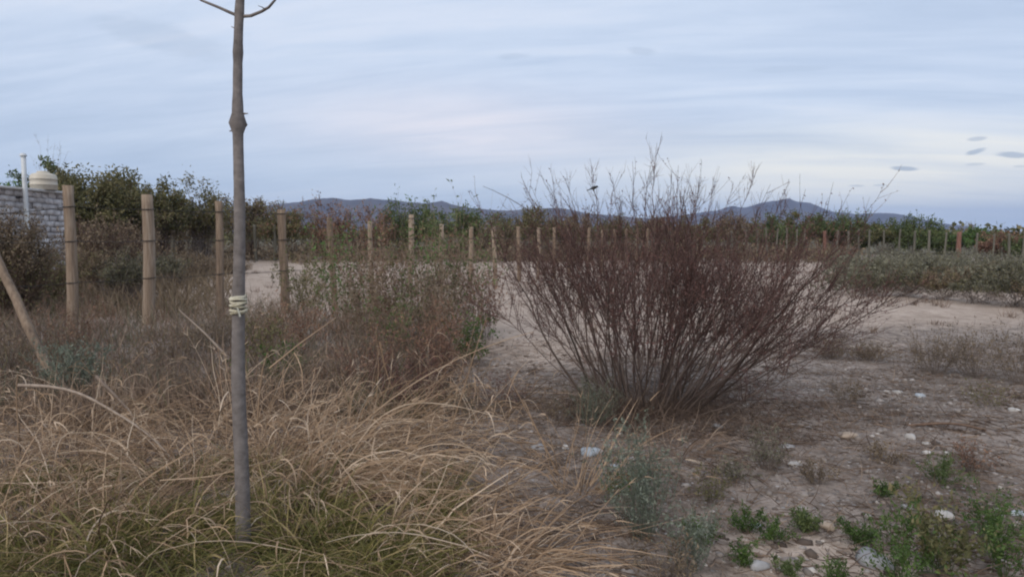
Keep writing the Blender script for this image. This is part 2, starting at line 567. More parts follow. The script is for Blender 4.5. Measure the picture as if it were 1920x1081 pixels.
def pebbles(geo, C, size, tint, r=None, flat=0.55):
    """rough little stones, 20 faces each"""
    global _ICO
    r = r or rng
    if _ICO is None:
        g = (1 + 5 ** 0.5) / 2
        v = np.array([(-1, g, 0), (1, g, 0), (-1, -g, 0), (1, -g, 0), (0, -1, g), (0, 1, g), (0, -1, -g), (0, 1, -g), (g, 0, -1), (g, 0, 1), (-g, 0, -1), (-g, 0, 1)], float)
        f = np.array([(0, 11, 5), (0, 5, 1), (0, 1, 7), (0, 7, 10), (0, 10, 11), (1, 5, 9), (5, 11, 4), (11, 10, 2), (10, 7, 6), (7, 1, 8),
                      (3, 9, 4), (3, 4, 2), (3, 2, 6), (3, 6, 8), (3, 8, 9), (4, 9, 5), (2, 4, 11), (6, 2, 10), (8, 6, 7), (9, 8, 1)])
        _ICO = unit(v), f
    v, f = _ICO
    n = len(C)
    size = np.broadcast_to(np.asarray(size, float).reshape(-1, 1), (n, 1))
    sc = size[:, :, None] * r.uniform(0.7, 1.3, (n, 1, 3)) * np.array([1, 1, flat])
    V = v[None] * r.uniform(0.72, 1.15, (n, 12, 1)) * sc
    a = r.uniform(0, 2 * math.pi, n)
    c, s = np.cos(a)[:, None], np.sin(a)[:, None]
    V = np.stack([V[..., 0] * c - V[..., 1] * s, V[..., 0] * s + V[..., 1] * c, V[..., 2]], -1) + C[:, None]
    F = (f[None] + np.arange(n)[:, None, None] * 12).reshape(-1, 3)
    tint = np.broadcast_to(np.asarray(tint, float).reshape(-1, 1), (n, 1))
    geo.add(V, F, np.repeat(tint, 12, 1))


_w = np.random.default_rng(3)
_WAVES = [(_w.uniform(0, 2 * math.pi), _w.uniform(0, 6.28)) for _ in range(40)]


def wavy(x, y, wl, k0=0, n=6):
    s = 0
    for j in range(n):
        a, ph = _WAVES[(k0 + j) % 40]
        f = 2 * math.pi / wl * (0.7 + 0.12 * j)
        s = s + np.sin((x * math.cos(a) + y * math.sin(a)) * f + ph)
    return s / n


def gz(x, y):
    x, y = np.asarray(x, float), np.asarray(y, float)
    d = np.sqrt(x * x + y * y)
    near = np.clip(1.4 - d / 60.0, 0.15, 1)
    return (0.10 * wavy(x, y, 7.0, 0) + 0.045 * wavy(x, y, 1.9, 8) + 0.016 * wavy(x, y, 0.55, 17)) * near


def sand_mask(x, y):
    px = 960 + x / np.maximum(y, 0.5) * FPX
    n = wavy(x, y, 3.2, 5) * 1.3 + wavy(x, y, 0.9, 22) * 0.6
    start = np.where(px > 1500, 9.4, np.where(px > 1130, 7.6, np.where(px > 840, 6.7, 10.5)))
    a = np.clip((y + n - start) / 3.2, 0, 1)
    b = np.clip((46 - y + n) / 6.0, 0, 1)
    near_patch = np.exp(-(((x - 1.55) / 0.7) ** 2 + ((y - 3.25) / 0.35) ** 2))
    return np.clip(a * b * (0.86 + 0.3 * wavy(x, y, 5, 30)) + near_patch * 0.9, 0, 1)


# ------------------------------------------------------------------ setting: ground, mountains, far wood, haze
def make_ground():
    n = 300
    u = np.linspace(-1, 1, n)
    k = 10.6
    s = np.sinh(u * k) / math.sinh(k) * 4600.0
    # close spacing around the place in view: s grows from a few centimetres to tens of metres
    X, Y = np.meshgrid(s, s + 5.5)
    Z = gz(X, Y)
    Z = np.where(np.hypot(X, Y) > 400, 0.0, Z)
    i = np.arange(n - 1)
    a = (i[:, None] * n + i[None]).reshape(-1)
    F = np.stack([a, a + 1, a + n + 1, a + n], 1)
    V = np.stack([X, Y, Z], -1)
    far = np.clip((Y - 46) / 20, 0, 1)
    me = build_mesh("ground", V, [F], "earth", {"sand": sand_mask(X, Y).ravel(), "far": far.ravel()}, True)
    link("ground", me, kind="structure")


make_ground()


def mountain_range(name, prof, Yr, width, seed):
    r = np.random.default_rng(seed)
    px = np.linspace(prof[0][0], prof[-1][0], 260)
    py = np.interp(px, [p[0] for p in prof], [p[1] for p in prof])
    py = py - 0.0
    H = np.maximum((440.5 - py) / FPX * Yr * (1.006 + 0.016 * wavy(px, px * 0.3, 34, 6) + 0.012 * wavy(px, px * 0.2, 11, 20)), 0.0) + EYE
    d = np.linspace(-1, 1, 40)
    PX, D = np.meshgrid(px, d)
    Yd = Yr + D * width
    X = (PX - 960) / FPX * Yr
    X = X + D * width * 0.2
    X = (PX - 960) / FPX * Yr
    sh = (1 - np.abs(D)) ** 0.9
    # spurs and gullies running down from the crest
    ph = X / width * 9
    spur = np.abs(np.sin(ph + 1.3 * np.sin(ph * 0.37))) * 0.5 + np.abs(np.sin(ph * 2.3 + 2)) * 0.25
    Z = H[None] * np.clip(sh + (spur - 0.4) * 0.5 * np.abs(D) * (1 - np.abs(D)) * 2, 0, 1) + wavy(X, Yd, 90, 3) * 3 * (np.abs(D) > 0.02) * np.clip(1 - np.abs(D), 0, 1)
    Z = np.minimum(Z, H[None] * (1 - 0.5 * np.abs(D))) - 1.0 * (np.abs(D) > 0.98)
    m, n = Z.shape
    i = (np.arange(m - 1)[:, None] * n + np.arange(n - 1)[None]).reshape(-1)
    F = np.stack([i, i + 1, i + n + 1, i + n], 1)
    me = build_mesh(name, np.stack([X, Yd, Z], -1), [F], "mountain_rock", None, True)
    link(name, me, kind="structure")


mountain_range("mountains", [(330, 425), (420, 402), (500, 385), (540, 380), (575, 376), (600, 373), (630, 371), (660, 375), (680, 374), (700, 372), (722, 375), (745, 376),
                             (765, 379), (795, 381), (830, 377), (850, 384), (880, 389), (920, 393), (960, 394), (985, 391), (1020, 389), (1060, 391), (1100, 399),
                             (1140, 402), (1200, 408), (1260, 414), (1330, 425), (1400, 440)], 2000, 420, 1)
mountain_range("mountains", [(1000, 438), (1150, 418), (1230, 408), (1300, 400), (1340, 394), (1368, 386), (1392, 389), (1405, 386), (1430, 378), (1448, 376), (1455, 375), (1475, 371), (1488, 377), (1508, 379),
                             (1522, 387), (1545, 395), (1580, 398), (1602, 401), (1625, 400), (1655, 399), (1672, 400), (1690, 404), (1712, 410), (1740, 418), (1762, 430), (1800, 438), (1860, 441)], 2900, 500, 2)


def make_far_wood():
    r = np.random.default_rng(21)
    g = Geo()
    n = 1500
    px = r.uniform(-250, 2170, n)
    Y = r.uniform(95, 300, n)
    X = (px - 960) / FPX * Y
    h = r.uniform(1.6, 4.4, n) * (0.8 + 0.35 * wavy(X, Y, 60, 2))
    k = 20
    c = np.repeat(np.stack([X, Y, np.zeros(n)], 1), k, 0)
    hh = np.repeat(h, k)
    off = r.normal(0, 1, (n * k, 3)) * np.stack([hh * 0.5, hh * 0.5, hh * 0.0], 1)
    off[:, 2] = hh * np.sqrt(r.uniform(0, 1, n * k)) * 0.95
    off[:, :2] *= np.sqrt(np.clip(1.15 - off[:, 2] / hh, 0.05, 1))[:, None]
    leaves(g, c + off, r.normal(0, 1, (n * k, 3)), r.uniform(0.5, 1.1, n * k), r.uniform(0.4, 0.8, n * k), np.clip(np.repeat(r.uniform(0, 1, n), k) + r.normal(0, 0.15, n * k), 0, 1), r)
    link("treeline", g.mesh("treeline", "olive_leaf"), kind="stuff", label="dark scrubby wood along the horizon below the mountains")


make_far_wood()


def make_haze():
    x0, x1, y0, y1, z0, z1 = -4400, 4400, -4000, 4700, -1.6, 175.0
    v = [(x0, y0, z0), (x1, y0, z0), (x1, y1, z0), (x0, y1, z0), (x0, y0, z1), (x1, y0, z1), (x1, y1, z1), (x0, y1, z1)]
    f = [(0, 3, 2, 1), (4, 5, 6, 7), (0, 1, 5, 4), (1, 2, 6, 5), (2, 3, 7, 6), (3, 0, 4, 7)]
    m = bpy.data.materials.new("haze")
    m.use_nodes = True
    N = Nodes(m.node_tree)
    out = N.n("ShaderNodeOutputMaterial")
    p = N.n("ShaderNodeVolumePrincipled")
    p.inputs["Color"].default_value = (0.46, 0.62, 1.0, 1)
    p.inputs["Density"].default_value = 0.00014
    N.link(p.outputs[0], out.inputs["Volume"])
    M["haze"] = m
    link("haze", build_mesh("haze", v, [f], "haze"), kind="stuff")


make_haze()


# ------------------------------------------------------------------ shed with water tank
def box(geo, a, b, tint=0.5, jitter=0.0, r=None):
    a, b = np.asarray(a, float), np.asarray(b, float)
    v = np.array([[(a, b)[i][0], (a, b)[j][1], (a, b)[k][2]] for k in (0, 1) for j in (0, 1) for i in (0, 1)])
    if jitter:
        v = v + (r or rng).normal(0, jitter, v.shape)
    f = [(0, 2, 3, 1), (4, 5, 7, 6), (0, 1, 5, 4), (2, 6, 7, 3), (0, 4, 6, 2), (1, 3, 7, 5)]
    geo.add(v, np.array(f), tint)


def make_shed():
    r = np.random.default_rng(5)
    x1, x0, y0, y1, h = -16.75, -21.5, 19.5, 26.0, 3.08
    root = link("shed", None, loc=(x1, (y0 + y1) / 2, 0), label="low whitewashed block shed with flat pale roof edge behind the fence", cat="shed")
    oy = (y0 + y1) / 2
    g = Geo()
    box(g, (x0 - x1, y0 - oy, -0.3), (-0.06, y1 - oy, h))
    link("wall", g.mesh("wall", "mortar"), root)
    rows, lh, ll = 15, h / 15, 0.44
    for row in range(rows):
        y = y0 - (ll / 2 if row % 2 else 0)
        while y < y1 - 0.05:
            ya, yb = max(y, y0) + 0.012, min(y + ll, y1) - 0.012
            if yb - ya > 0.06:
                b = Geo()
                push = r.uniform(-0.03, 0.03)
                yc, zc = (ya + yb) / 2, row * lh + lh / 2
                box(b, (-0.065, ya - yc, -lh / 2 + 0.012), (push, yb - yc, lh / 2 - 0.012), 0.5, 0.012, r)
                link("block", b.mesh("block", "whitewash"), root, loc=(0, yc - oy, zc))
            y += ll
    g = Geo()
    box(g, (x0 - x1 - 0.15, y0 - oy - 0.15, h + 0.002), (0.2, y1 - oy + 0.12, h + 0.075))
    link("roof", g.mesh("roof", "roof_edge"), root)
    # vent pipe strapped to the outside of the wall
    g = Geo()
    P = np.array([[[0.12, 23.6 - oy, 1.7], [0.12, 23.6 - oy, 2.6], [0.12, 23.6 - oy, 3.4], [0.12, 23.6 - oy, 4.22]]])
    P[0, :, 0] = 0.27
    tube(g, P, 0.075, 0.075, 0.5, 12, True)
    pipe = link("vent_pipe", g.mesh("vent_pipe", "pipe_plastic", True), root)
    g = Geo()
    P = np.array([[[0.27, 23.6 - oy, 4.2], [0.27, 23.6 - oy, 4.23], [0.27, 23.6 - oy, 4.29]]])
    tube(g, P, np.array([[0.11, 0.11, 0.08]]), None, 0.5, 12, True)
    link("cap", g.mesh("cap", "pipe_plastic", True), pipe)
    for z in (2.0, 2.8):
        g = Geo()
        box(g, (0.01, 23.5 - oy, z), (0.2, 23.7 - oy, z + 0.04))
        link("bracket", g.mesh("bracket", "wire"), pipe)
    # tank
    X = X_at(82, 25.0, 345)
    tank = link("water_tank", None, loc=(X, 25.0, h + 0.077), label="cream plastic water tank standing on the shed roof", cat="water tank")
    g = Geo()
    zs = np.array([0, 0.02, 0.16, 0.17, 0.20, 0.21, 0.36, 0.37, 0.40, 0.41, 0.5, 0.56, 0.6])
    rs = np.array([0.40, 0.42, 0.42, 0.435, 0.435, 0.42, 0.42, 0.435, 0.435, 0.42, 0.41, 0.36, 0.22])
    P = np.zeros((1, len(zs), 3))
    P[0, :, 2] = zs
    tube(g, P, rs[None], None, 0.5, 24, True)
    link("tank_body", g.mesh("tank_body", "tank_plastic", True), tank)
    g = Geo()
    P = np.array([[[0, 0, 0.6], [0, 0, 0.65], [0, 0, 0.67]]])
    tube(g, P, np.array([[0.2, 0.2, 0.12]]), None, 0.5, 16, True)
    link("lid", g.mesh("lid", "tank_plastic", True), tank)


make_shed()


# ------------------------------------------------------------------ fences
def post_mesh(h, rad, mat, seed, lean=(0, 0), sides=12):
    r = np.random.default_rng(seed)
    K = 16
    z = np.linspace(-0.25, h, K)
    P = np.zeros((1, K, 3))
    P[0, :, 2] = z
    ph = r.uniform(0, 6.28, 4)
    P[0, :, 0] = lean[0] * z + 0.014 * np.sin(z * 2.1 + ph[0])
    P[0, :, 1] = lean[1] * z + 0.014 * np.sin(z * 1.7 + ph[1])
    R = rad * (1.06 - 0.10 * z / h + 0.035 * np.sin(z * 7 + ph[2]) + r.normal(0, 0.02, K))
    g = Geo()
    tube(g, P, R[None], None, 0.5, sides, True)
    # chamfered top
    return g.mesh("post", mat, True), P[0]


def fence(name, label, posts, mat_default, wires, tie=True, sag=0.02, group=None):
    """posts: (x, y, height, radius, lean_x, lean_y, mat or None, part label or None)"""
    x0, y0 = posts[0][0], posts[0][1]
    root = link(name, None, loc=(x0, y0, 0), label=label, cat="fence", group=group)
    pts = []
    for i, (x, y, h, rad, lx, ly, mat, lab) in enumerate(posts):
        zb = float(gz(x, y))
        me, ax = post_mesh(h - zb, rad, mat or mat_default, 100 + i + int(abs(x) * 7), (lx, ly))
        po = link("post", me, root, loc=(x - x0, y - y0, zb), label=lab)
        pts.append((x - x0, y - y0, zb, h, rad, lx, ly))
        if tie:
            for w in wires:
                if w > h - 0.06:
                    continue
                zz = w - zb
                g = Geo()
                a = np.linspace(0, 2 * math.pi, 13)
                cx, cy = np.interp(zz, ax[:, 2], ax[:, 0]), np.interp(zz, ax[:, 2], ax[:, 1])
                P = np.stack([cx + np.cos(a) * rad * 1.1, cy + np.sin(a) * rad * 1.1, np.full(13, zz) + 0.012 * np.sin(a)], 1)[None]
                tube(g, P, 0.007, 0.007, 0.4, 4)
                link("wire_tie", g.mesh("wire_tie", "wire"), po)
    for w in wires:
        L = []
        for (a, b) in zip(pts[:-1], pts[1:]):
            for t in (0.0, 0.25, 0.5, 0.75):
                side = lambda p: np.array([p[0] + p[5] * (w - p[2]) + p[4] * 1.05, p[1] + p[6] * (w - p[2]) - p[4] * 0.2, min(w, p[3] - 0.05)])
                q = side(a) * (1 - t) + side(b) * t
                q[2] -= sag * 4 * t * (1 - t)
                L.append(q)
        L.append(side(pts[-1]))
        g = Geo()
        tube(g, np.array(L)[None], 0.0045, 0.0045, 0.4, 4)
        link("wire", g.mesh("wire", "wire"), root)


def make_fences():
    X0, Y0, dx, dy = -6.68, 10.41, 0.69, 1.185
    tops = [2.29, 2.22, 2.17, 2.06, 1.93, 1.87, 2.06, 1.84, 1.78, 1.80, 1.82, 1.80, 1.82, 1.78, 1.84, 1.76, 1.8, 1.82]
    posx = [128, 273, 411, 530, 624, 697, 767, 828, 881, 928, 973, 1009, 1040, 1068]
    posts = []
    r = np.random.default_rng(9)
    for i in range(-1, 20):
        Y = Y0 + dy * i
        X = X_at(posx[i], Y, 440) if 0 <= i < len(posx) else X0 + dx * i
        h = tops[i] if 0 <= i < len(tops) else 1.85
        lean = (0.026, 0.0) if i == 1 else ((-0.03, 0) if i == 4 else (r.normal(0, 0.012), r.normal(0, 0.012)))
        posts.append((X, Y, h + 0.0, (0.075, 0.092, 0.07, 0.085)[i] if 0 <= i < 4 else r.uniform(0.058, 0.072), lean[0], lean[1], None,
                      {1: "thick debarked post with pale weathered top", 3: "smooth tan post standing against the sand"}.get(i)))
    fence("post_and_wire_fence", "fence of tan round posts receding from the shed past the thin tree", posts, "post_wood", (0.84, 1.46, 1.98))
    # far side of the plot, right
    r = np.random.default_rng(10)
    posts = []
    for (px, top) in ((1225, 432), (1255, 433), (1290, 432), (1318, 433), (1345, 430), (1372, 434), (1398, 432), (1421, 430), (1439, 427), (1456, 430), (1476, 428), (1492, 431), (1511, 430), (1546, 434), (1568, 433), (1590, 434),
                      (1611, 430), (1629, 432), (1656, 433), (1686, 431), (1713, 434), (1742, 433), (1771, 437), (1798, 436), (1831, 438), (1862, 440), (1893, 439), (1920, 435), (1952, 439), (1985, 437)):
        Y = 47.0 - (px - 1225) / 760 * 9.0
        red = px in (1546, 1798)
        Yp = Y - (6 if px == 1798 else 0)
        posts.append((X_at(px, Y), Y, Z_at(top, Y) + 0.05, r.uniform(0.11, 0.15) if px == 1798 else (0.10 if red else r.uniform(0.05, 0.075)), r.normal(0.0, 0.035), 0, "red_wood" if red else None,
                      "reddish strainer post" if px == 1798 else None))
    fence("post_and_wire_fence", "grey post fence across the far side below the mountain peak", posts, "old_wood", (0.7, 1.1, 1.5), False)
    # short run at the back on the other side
    posts = []
    for (px, top, lean) in ((306, 414, 0.34), (321, 416, 0.10), (352, 416, 0), (380, 418, 0.03), (414, 420, 0), (445, 420, 0.02), (480, 421, -0.03), (515, 422, 0.02)):
        Y = 41.0
        posts.append((X_at(px, Y) - (0.3 if lean > 0.3 else 0), Y + (0.35 if lean > 0.3 else 0), Z_at(top, Y), 0.09, lean, 0, None, "leaning brace post" if lean > 0.3 else None))
    fence("post_and_wire_fence", "short run of grey posts with one leaning brace below the round-topped tree", posts, "old_wood", (0.7, 1.15, 1.6), False)


make_fences()


# ------------------------------------------------------------------ trees and bushes behind the fences
def bush(name, label, px, Y, top, wpx, leaf, twig, n_leaf, leaf_len=0.16, low=0.1, limbs=46, group=None, cat="bush", py=470, airy=0.0, lump=0.15, seed=0, crown2=None, twig_n=7, twig_r=0.006, th_k=1.0, top_m=None, width_m=None, aim=None):
    r = np.random.default_rng(seed + int(px) * 3 + int(Y * 10))
    X = X_at(px, Y, py)
    zb = float(gz(X, Y))
    h = (Z_at(top, Y) - zb) * (0.96 if px < 420 else (0.95 if px > 1400 else 1.04)) if top_m is None else top_m
    w = wpx / FPX * Y if width_m is None else width_m
    root = link(name, None, loc=(X, Y, zb), label=label, cat=cat, group=group)
    # limb ends fill an uneven crown
    u = unit(r.normal(0, 1, (limbs, 3)))
    rad = r.uniform(0.35, 1.0, (limbs, 1)) ** 0.6
    e = u * rad
    cz = h * (0.5 + low * 0.5)
    hz = h * (0.5 - low * 0.5)
    tgt = np.stack([e[:, 0] * w * 0.5, e[:, 1] * w * 0.42, cz + e[:, 2] * hz * 0.92], 1)
    tgt[:, 2] *= 1 + lump * wavy(tgt[:, 0] + X, tgt[:, 1] + Y * 0.3, max(w * 0.45, 0.4), 11) * np.clip(tgt[:, 2] / h, 0, 1)
    tgt[:, 2] = np.clip(tgt[:, 2], 0.12 * h, 1.02 * h)
    base = np.concatenate([r.normal(0, 0.05 * w, (limbs, 2)) * (0.4 if low > 0.25 else 1.6), np.zeros((limbs, 1))], 1)
    t = np.linspace(0, 1, 7)[None, :, None]
    mid = base * 0.4 + tgt * np.array([0.32, 0.32, 0.62])
    P = (1 - t) ** 2 * base[:, None] + 2 * t * (1 - t) * mid[:, None] + t ** 2 * tgt[:, None]
    P[:, 1:] += r.normal(0, 0.012 * h, (limbs, 6, 3))
    g = Geo()
    th = (0.012 * h if low > 0.25 else 0.006 * h) * th_k
    tube(g, P, th * r.uniform(0.5, 1.2, limbs), th * 0.25, r.uniform(0.1, 0.9, limbs), 5 if low > 0.25 else 4)
    # twigs off the outer half of each limb
    m = limbs * twig_n
    idx = np.repeat(np.arange(limbs), twig_n)
    f = r.uniform(0.45, 1.0, m) * 5.999
    i0 = f.astype(int)
    o = P[idx, i0] * (1 - (f - i0))[:, None] + P[idx, i0 + 1] * (f - i0)[:, None]
    dirs = unit(P[idx, 6] - P[idx, 3]) + r.normal(0, 0.75, (m, 3)) + np.array([0, 0, 0.35])
    tl = r.uniform(0.10, 0.26, m) * max(min(w, h), 0.5)
    T = grow(o, dirs, tl, 3 if Y > 15 else 4, (0, 0, 0.1), 0.2, r)
    tube(g, T, twig_r, twig_r * 0.4, r.uniform(0, 1, m), 3)
    link("trunk", g.mesh("trunk", twig), root)
    # leaves along the twigs, in tufts
    for (lf, cnt, lab) in ((leaf, n_leaf, None),) + ((crown2,) if crown2 else ()):
        g = Geo()
        if lab == "low":
            ok = np.where(T[:, 1, 2] < 0.72 * h)[0]
        elif crown2 and lab is None:
            ok = np.where(T[:, 1, 2] > 0.45 * h)[0]
        else:
            ok = np.arange(m)
        pick = ok[r.integers(0, len(ok), cnt)]
        tone = np.clip(r.normal(0.5, 0.22, m), 0, 1)
        kk = r.integers(0, T.shape[1] - 1, cnt)
        fr = r.uniform(0, 1, (cnt, 1))
        C = T[pick, kk] * (1 - fr) + T[pick, kk + 1] * fr
        C = C + r.normal(0, 0.035 * min(w, h) * (1 - airy), (cnt, 3))
        C[:, 2] = np.maximum(C[:, 2], 0.01)
        leaves(g, C, r.normal(0, 1, (cnt, 3)) + np.array([0, 0, 0.3]), leaf_len * r.uniform(0.6, 1.4, cnt), leaf_len * r.uniform(0.3, 0.65, cnt), np.clip(tone[pick] + r.normal(0, 0.14, cnt), 0, 1), r)
        link("crown", g.mesh("crown", lf), root)
    return root


def make_background():
    b = bush
    G = "trees and bushes along the back of the plot"
    # left, behind the shed and fence
    b("tree", "bright green rounded treetop showing over the shed roof at the picture's edge", 18, 34, 322, 66, "bright_leaf", "brown_twig", 3600, 0.2, 0.3, cat="tree", group=G)
    b("tree", "leafy green tree just behind the cream water tank", 84, 36, 300, 110, "green_leaf", "dead_wood_twig", 5200, 0.2, 0.3, cat="tree", group=G, crown2=("bright_leaf", 900, None))
    b("tree", "largest tree of the back row, olive green with brown lower branches", 165, 31, 298, 170, "olive_leaf", "brown_twig", 11000, 0.16, 0.1, limbs=80, cat="tree", group=G, crown2=("olive_leaf", 4200, "low"))
    b("tree", "olive tree with ragged dark top joined to the largest tree of the back row", 236, 33, 311, 140, "olive_leaf", "brown_twig", 9500, 0.16, 0.1, limbs=70, cat="tree", group=G, crown2=("dun_leaf", 2200, "low"))
    b("tree", "low dark green tree stepping down towards the small round-topped tree", 300, 36, 336, 120, "olive_leaf", "brown_twig", 7000, 0.17, 0.16, cat="tree", group=G, crown2=("dun_leaf", 1500, "low"))
    b("tree", "small round-topped grey olive tree close beside the thin pole-like trunk", 378, 39, 332, 122, "olive_leaf", "grey_twig", 5600, 0.16, 0.25, limbs=60, cat="tree", group=G, crown2=("dun_leaf", 1600, "low"))
    b("bush", "dark reddish brown thicket filling the gap between the first two fence posts", 196, 19.5, 388, 170, "dun_leaf", "red_twig", 7600, 0.075, 0.0, limbs=110, group=G, twig_n=8, airy=0.3)
    b("bush", "dark brown bush behind the second fence post", 262, 22, 402, 110, "dun_leaf", "brown_twig", 2600, 0.08, 0.0, limbs=80, group=G, twig_n=7, airy=0.3)
    b("bush", "brown bush between the second and third fence posts, before the back posts", 330, 44, 372, 130, "dun_leaf", "brown_twig", 4200, 0.17, 0.0, limbs=60, group=G, crown2=("olive_leaf", 900, None))
    b("bush", "tall dry brown shrub at the picture's edge hiding the foot of the shed wall", 22, 12.5, 378, 170, "dun_leaf", "brown_twig", 12000, 0.05, 0.0, limbs=120, group=G, twig_n=9, crown2=("olive_leaf", 2600, "low"))
    b("bush", "olive shrub low behind the first fence post", 95, 14.5, 462, 110, "olive_leaf", "brown_twig", 2600, 0.05, 0.0, limbs=70, group=G)
    b("bush", "rounded olive grey bush at the foot of the second fence post", 236, 15.5, 468, 120, "sage_leaf", "grey_twig", 4600, 0.045, 0.0, limbs=80, group=G, crown2=("olive_leaf", 1200, None))
    b("bush", "pale dry weed mound at the edge of the sand before the back posts", 350, 30, 466, 120, "dun_leaf", "grey_twig", 2200, 0.09, 0.0, limbs=60, group=G)
    b("bush", "dull olive bush on the weedy ground between the second and third posts", 300, 20, 470, 120, "sage_leaf", "grey_twig", 3600, 0.055, 0.0, limbs=70, group=G, crown2=("olive_leaf", 900, None))
    b("bush", "dun bush low on the ground between the first and second posts", 180, 17, 462, 120, "dun_leaf", "brown_twig", 3600, 0.05, 0.0, limbs=70, group=G, crown2=("olive_leaf", 900, None))
    b("bush", "flat dun bush beside the third post at the edge of the sand", 362, 24, 478, 110, "dun_leaf", "grey_twig", 3000, 0.06, 0.0, limbs=60, group=G)
    b("bush", "flat brown bush between the third post and the slim trunk at the sand's edge", 432, 27, 486, 90, "dun_leaf", "brown_twig", 2600, 0.065, 0.0, limbs=60, group=G)
    # centre
    b("bush", "brown bush behind the thin pole-like trunk", 466, 44, 362, 124, "dun_leaf", "brown_twig", 4200, 0.16, 0.05, group=G, crown2=("olive_leaf", 1300, None))
    b("bush", "dark bush behind the smooth tan post, over the sand", 535, 42, 388, 140, "olive_leaf", "brown_twig", 4320, 0.15, 0.0, group=G, crown2=("rust_leaf", 1600, None))
    b("bush", "rust brown bush with a hazy top below the mountain ridge", 615, 43, 370, 126, "rust_leaf", "brown_twig", 4080, 0.15, 0.05, group=G, airy=0.4)
    b("bush", "reddish twiggy bush next to the rust brown bush below the ridge", 690, 44, 376, 122, "rust_leaf", "red_twig", 3120, 0.14, 0.05, group=G, airy=0.4)
    b("tree", "compact dark green tree below the dip in the mountain ridge", 762, 46, 374, 130, "green_leaf", "brown_twig", 5280, 0.18, 0.15, cat="tree", group=G)
    b("bush", "wide green bush on the far side of the sand, beside the compact dark tree", 850, 44, 383, 160, "green_leaf", "brown_twig", 5520, 0.16, 0.0, group=G, crown2=("rust_leaf", 1300, "low"))
    b("bush", "dull brown bush between the wide green bush and the red-stemmed shrub", 925, 43, 406, 120, "dun_leaf", "brown_twig", 3840, 0.15, 0.0, group=G)
    b("bush", "olive bush showing past the outer twigs of the red-stemmed shrub", 990, 46, 386, 150, "olive_leaf", "brown_twig", 5040, 0.16, 0.0, group=G, crown2=("dun_leaf", 1200, None))
    for i, px in enumerate((1075, 1150, 1225, 1300, 1372)):
        b("bush", ("olive brown bush through the red-stemmed shrub's first third, below the bird", "olive bush seen through the red-stemmed shrub just past the bird", "dun bush behind the middle of the red-stemmed shrub's crown",
                   "olive bush behind the red-stemmed shrub where the far fence begins to show", "dun bush behind the red-stemmed shrub's crown, under the mountain's rise")[i], px, 50 + i, 402 + (i % 2) * 6, 110, "olive_leaf" if i % 2 else "dun_leaf", "brown_twig", 3000, 0.17, 0.0, group="bushes behind the red-stemmed shrub", crown2=("dun_leaf", 900, None))
    # right
    b("tree", "green tree left of the peak, just clear of the red-stemmed shrub", 1450, 60, 396, 130, "green_leaf", "brown_twig", 5400, 0.2, 0.1, cat="tree", group=G)
    b("tree", "green tree directly below the mountain peak", 1492, 62, 398, 120, "olive_leaf", "brown_twig", 4860, 0.2, 0.1, cat="tree", group=G, crown2=("green_leaf", 1300, None))
    b("tree", "green tree with a broken top behind the thin red post", 1560, 60, 392, 110, "green_leaf", "brown_twig", 4320, 0.2, 0.1, cat="tree", group=G, crown2=("rust_leaf", 700, "low"))
    b("tree", "broad dark green tree below the saddle of the mountain", 1605, 60, 398, 130, "green_leaf", "brown_twig", 5265, 0.2, 0.1, cat="tree", group=G)
    b("tree", "low even green tree between the saddle and the tall narrow tree", 1662, 58, 414, 136, "olive_leaf", "brown_twig", 5265, 0.2, 0.05, cat="tree", group=G, crown2=("green_leaf", 1500, None))
    b("tree", "tall narrow dark green tree before the last slope of the mountain", 1718, 56, 398, 106, "green_leaf", "brown_twig", 4860, 0.19, 0.1, cat="tree", group=G)
    b("tree", "low green tree between the tall narrow tree and the red strainer post", 1768, 55, 426, 120, "green_leaf", "brown_twig", 4050, 0.19, 0.0, cat="tree", group=G)
    b("tree", "rounded green tree beside the red strainer post", 1832, 54, 426, 130, "bright_leaf", "brown_twig", 3510, 0.19, 0.0, cat="tree", group=G, crown2=("green_leaf", 2200, None))
    b("tree", "leafless pale grey tree rising behind the rounded green tree", 1812, 75, 407, 40, "dun_leaf", "grey_twig", 260, 0.1, 0.3, limbs=34, cat="tree", group=G, airy=0.5, twig_n=12, twig_r=0.012, th_k=0.4)
    b("bush", "reddish brown bush between the rounded green tree and the picture's edge", 1876, 50, 430, 110, "rust_leaf", "red_twig", 3780, 0.17, 0.0, group=G)
    b("bush", "dark green bush at the very end of the far fence", 1915, 48, 440, 74, "green_leaf", "brown_twig", 2600, 0.16, 0.0, group=G)
    b("bush", "dark green bush outside the end of the far fence", 1970, 48, 440, 80, "green_leaf", "brown_twig", 2600, 0.16, 0.0, group=G)
    b("tree", "thin leafless sapling rising over the green tree behind the water tank", 97, 33, 228, 62, "dun_leaf", "grey_twig", 120, 0.05, 0.55, limbs=16, cat="tree", group=G, airy=0.5, twig_n=10, twig_r=0.0045, th_k=0.10)


make_background()


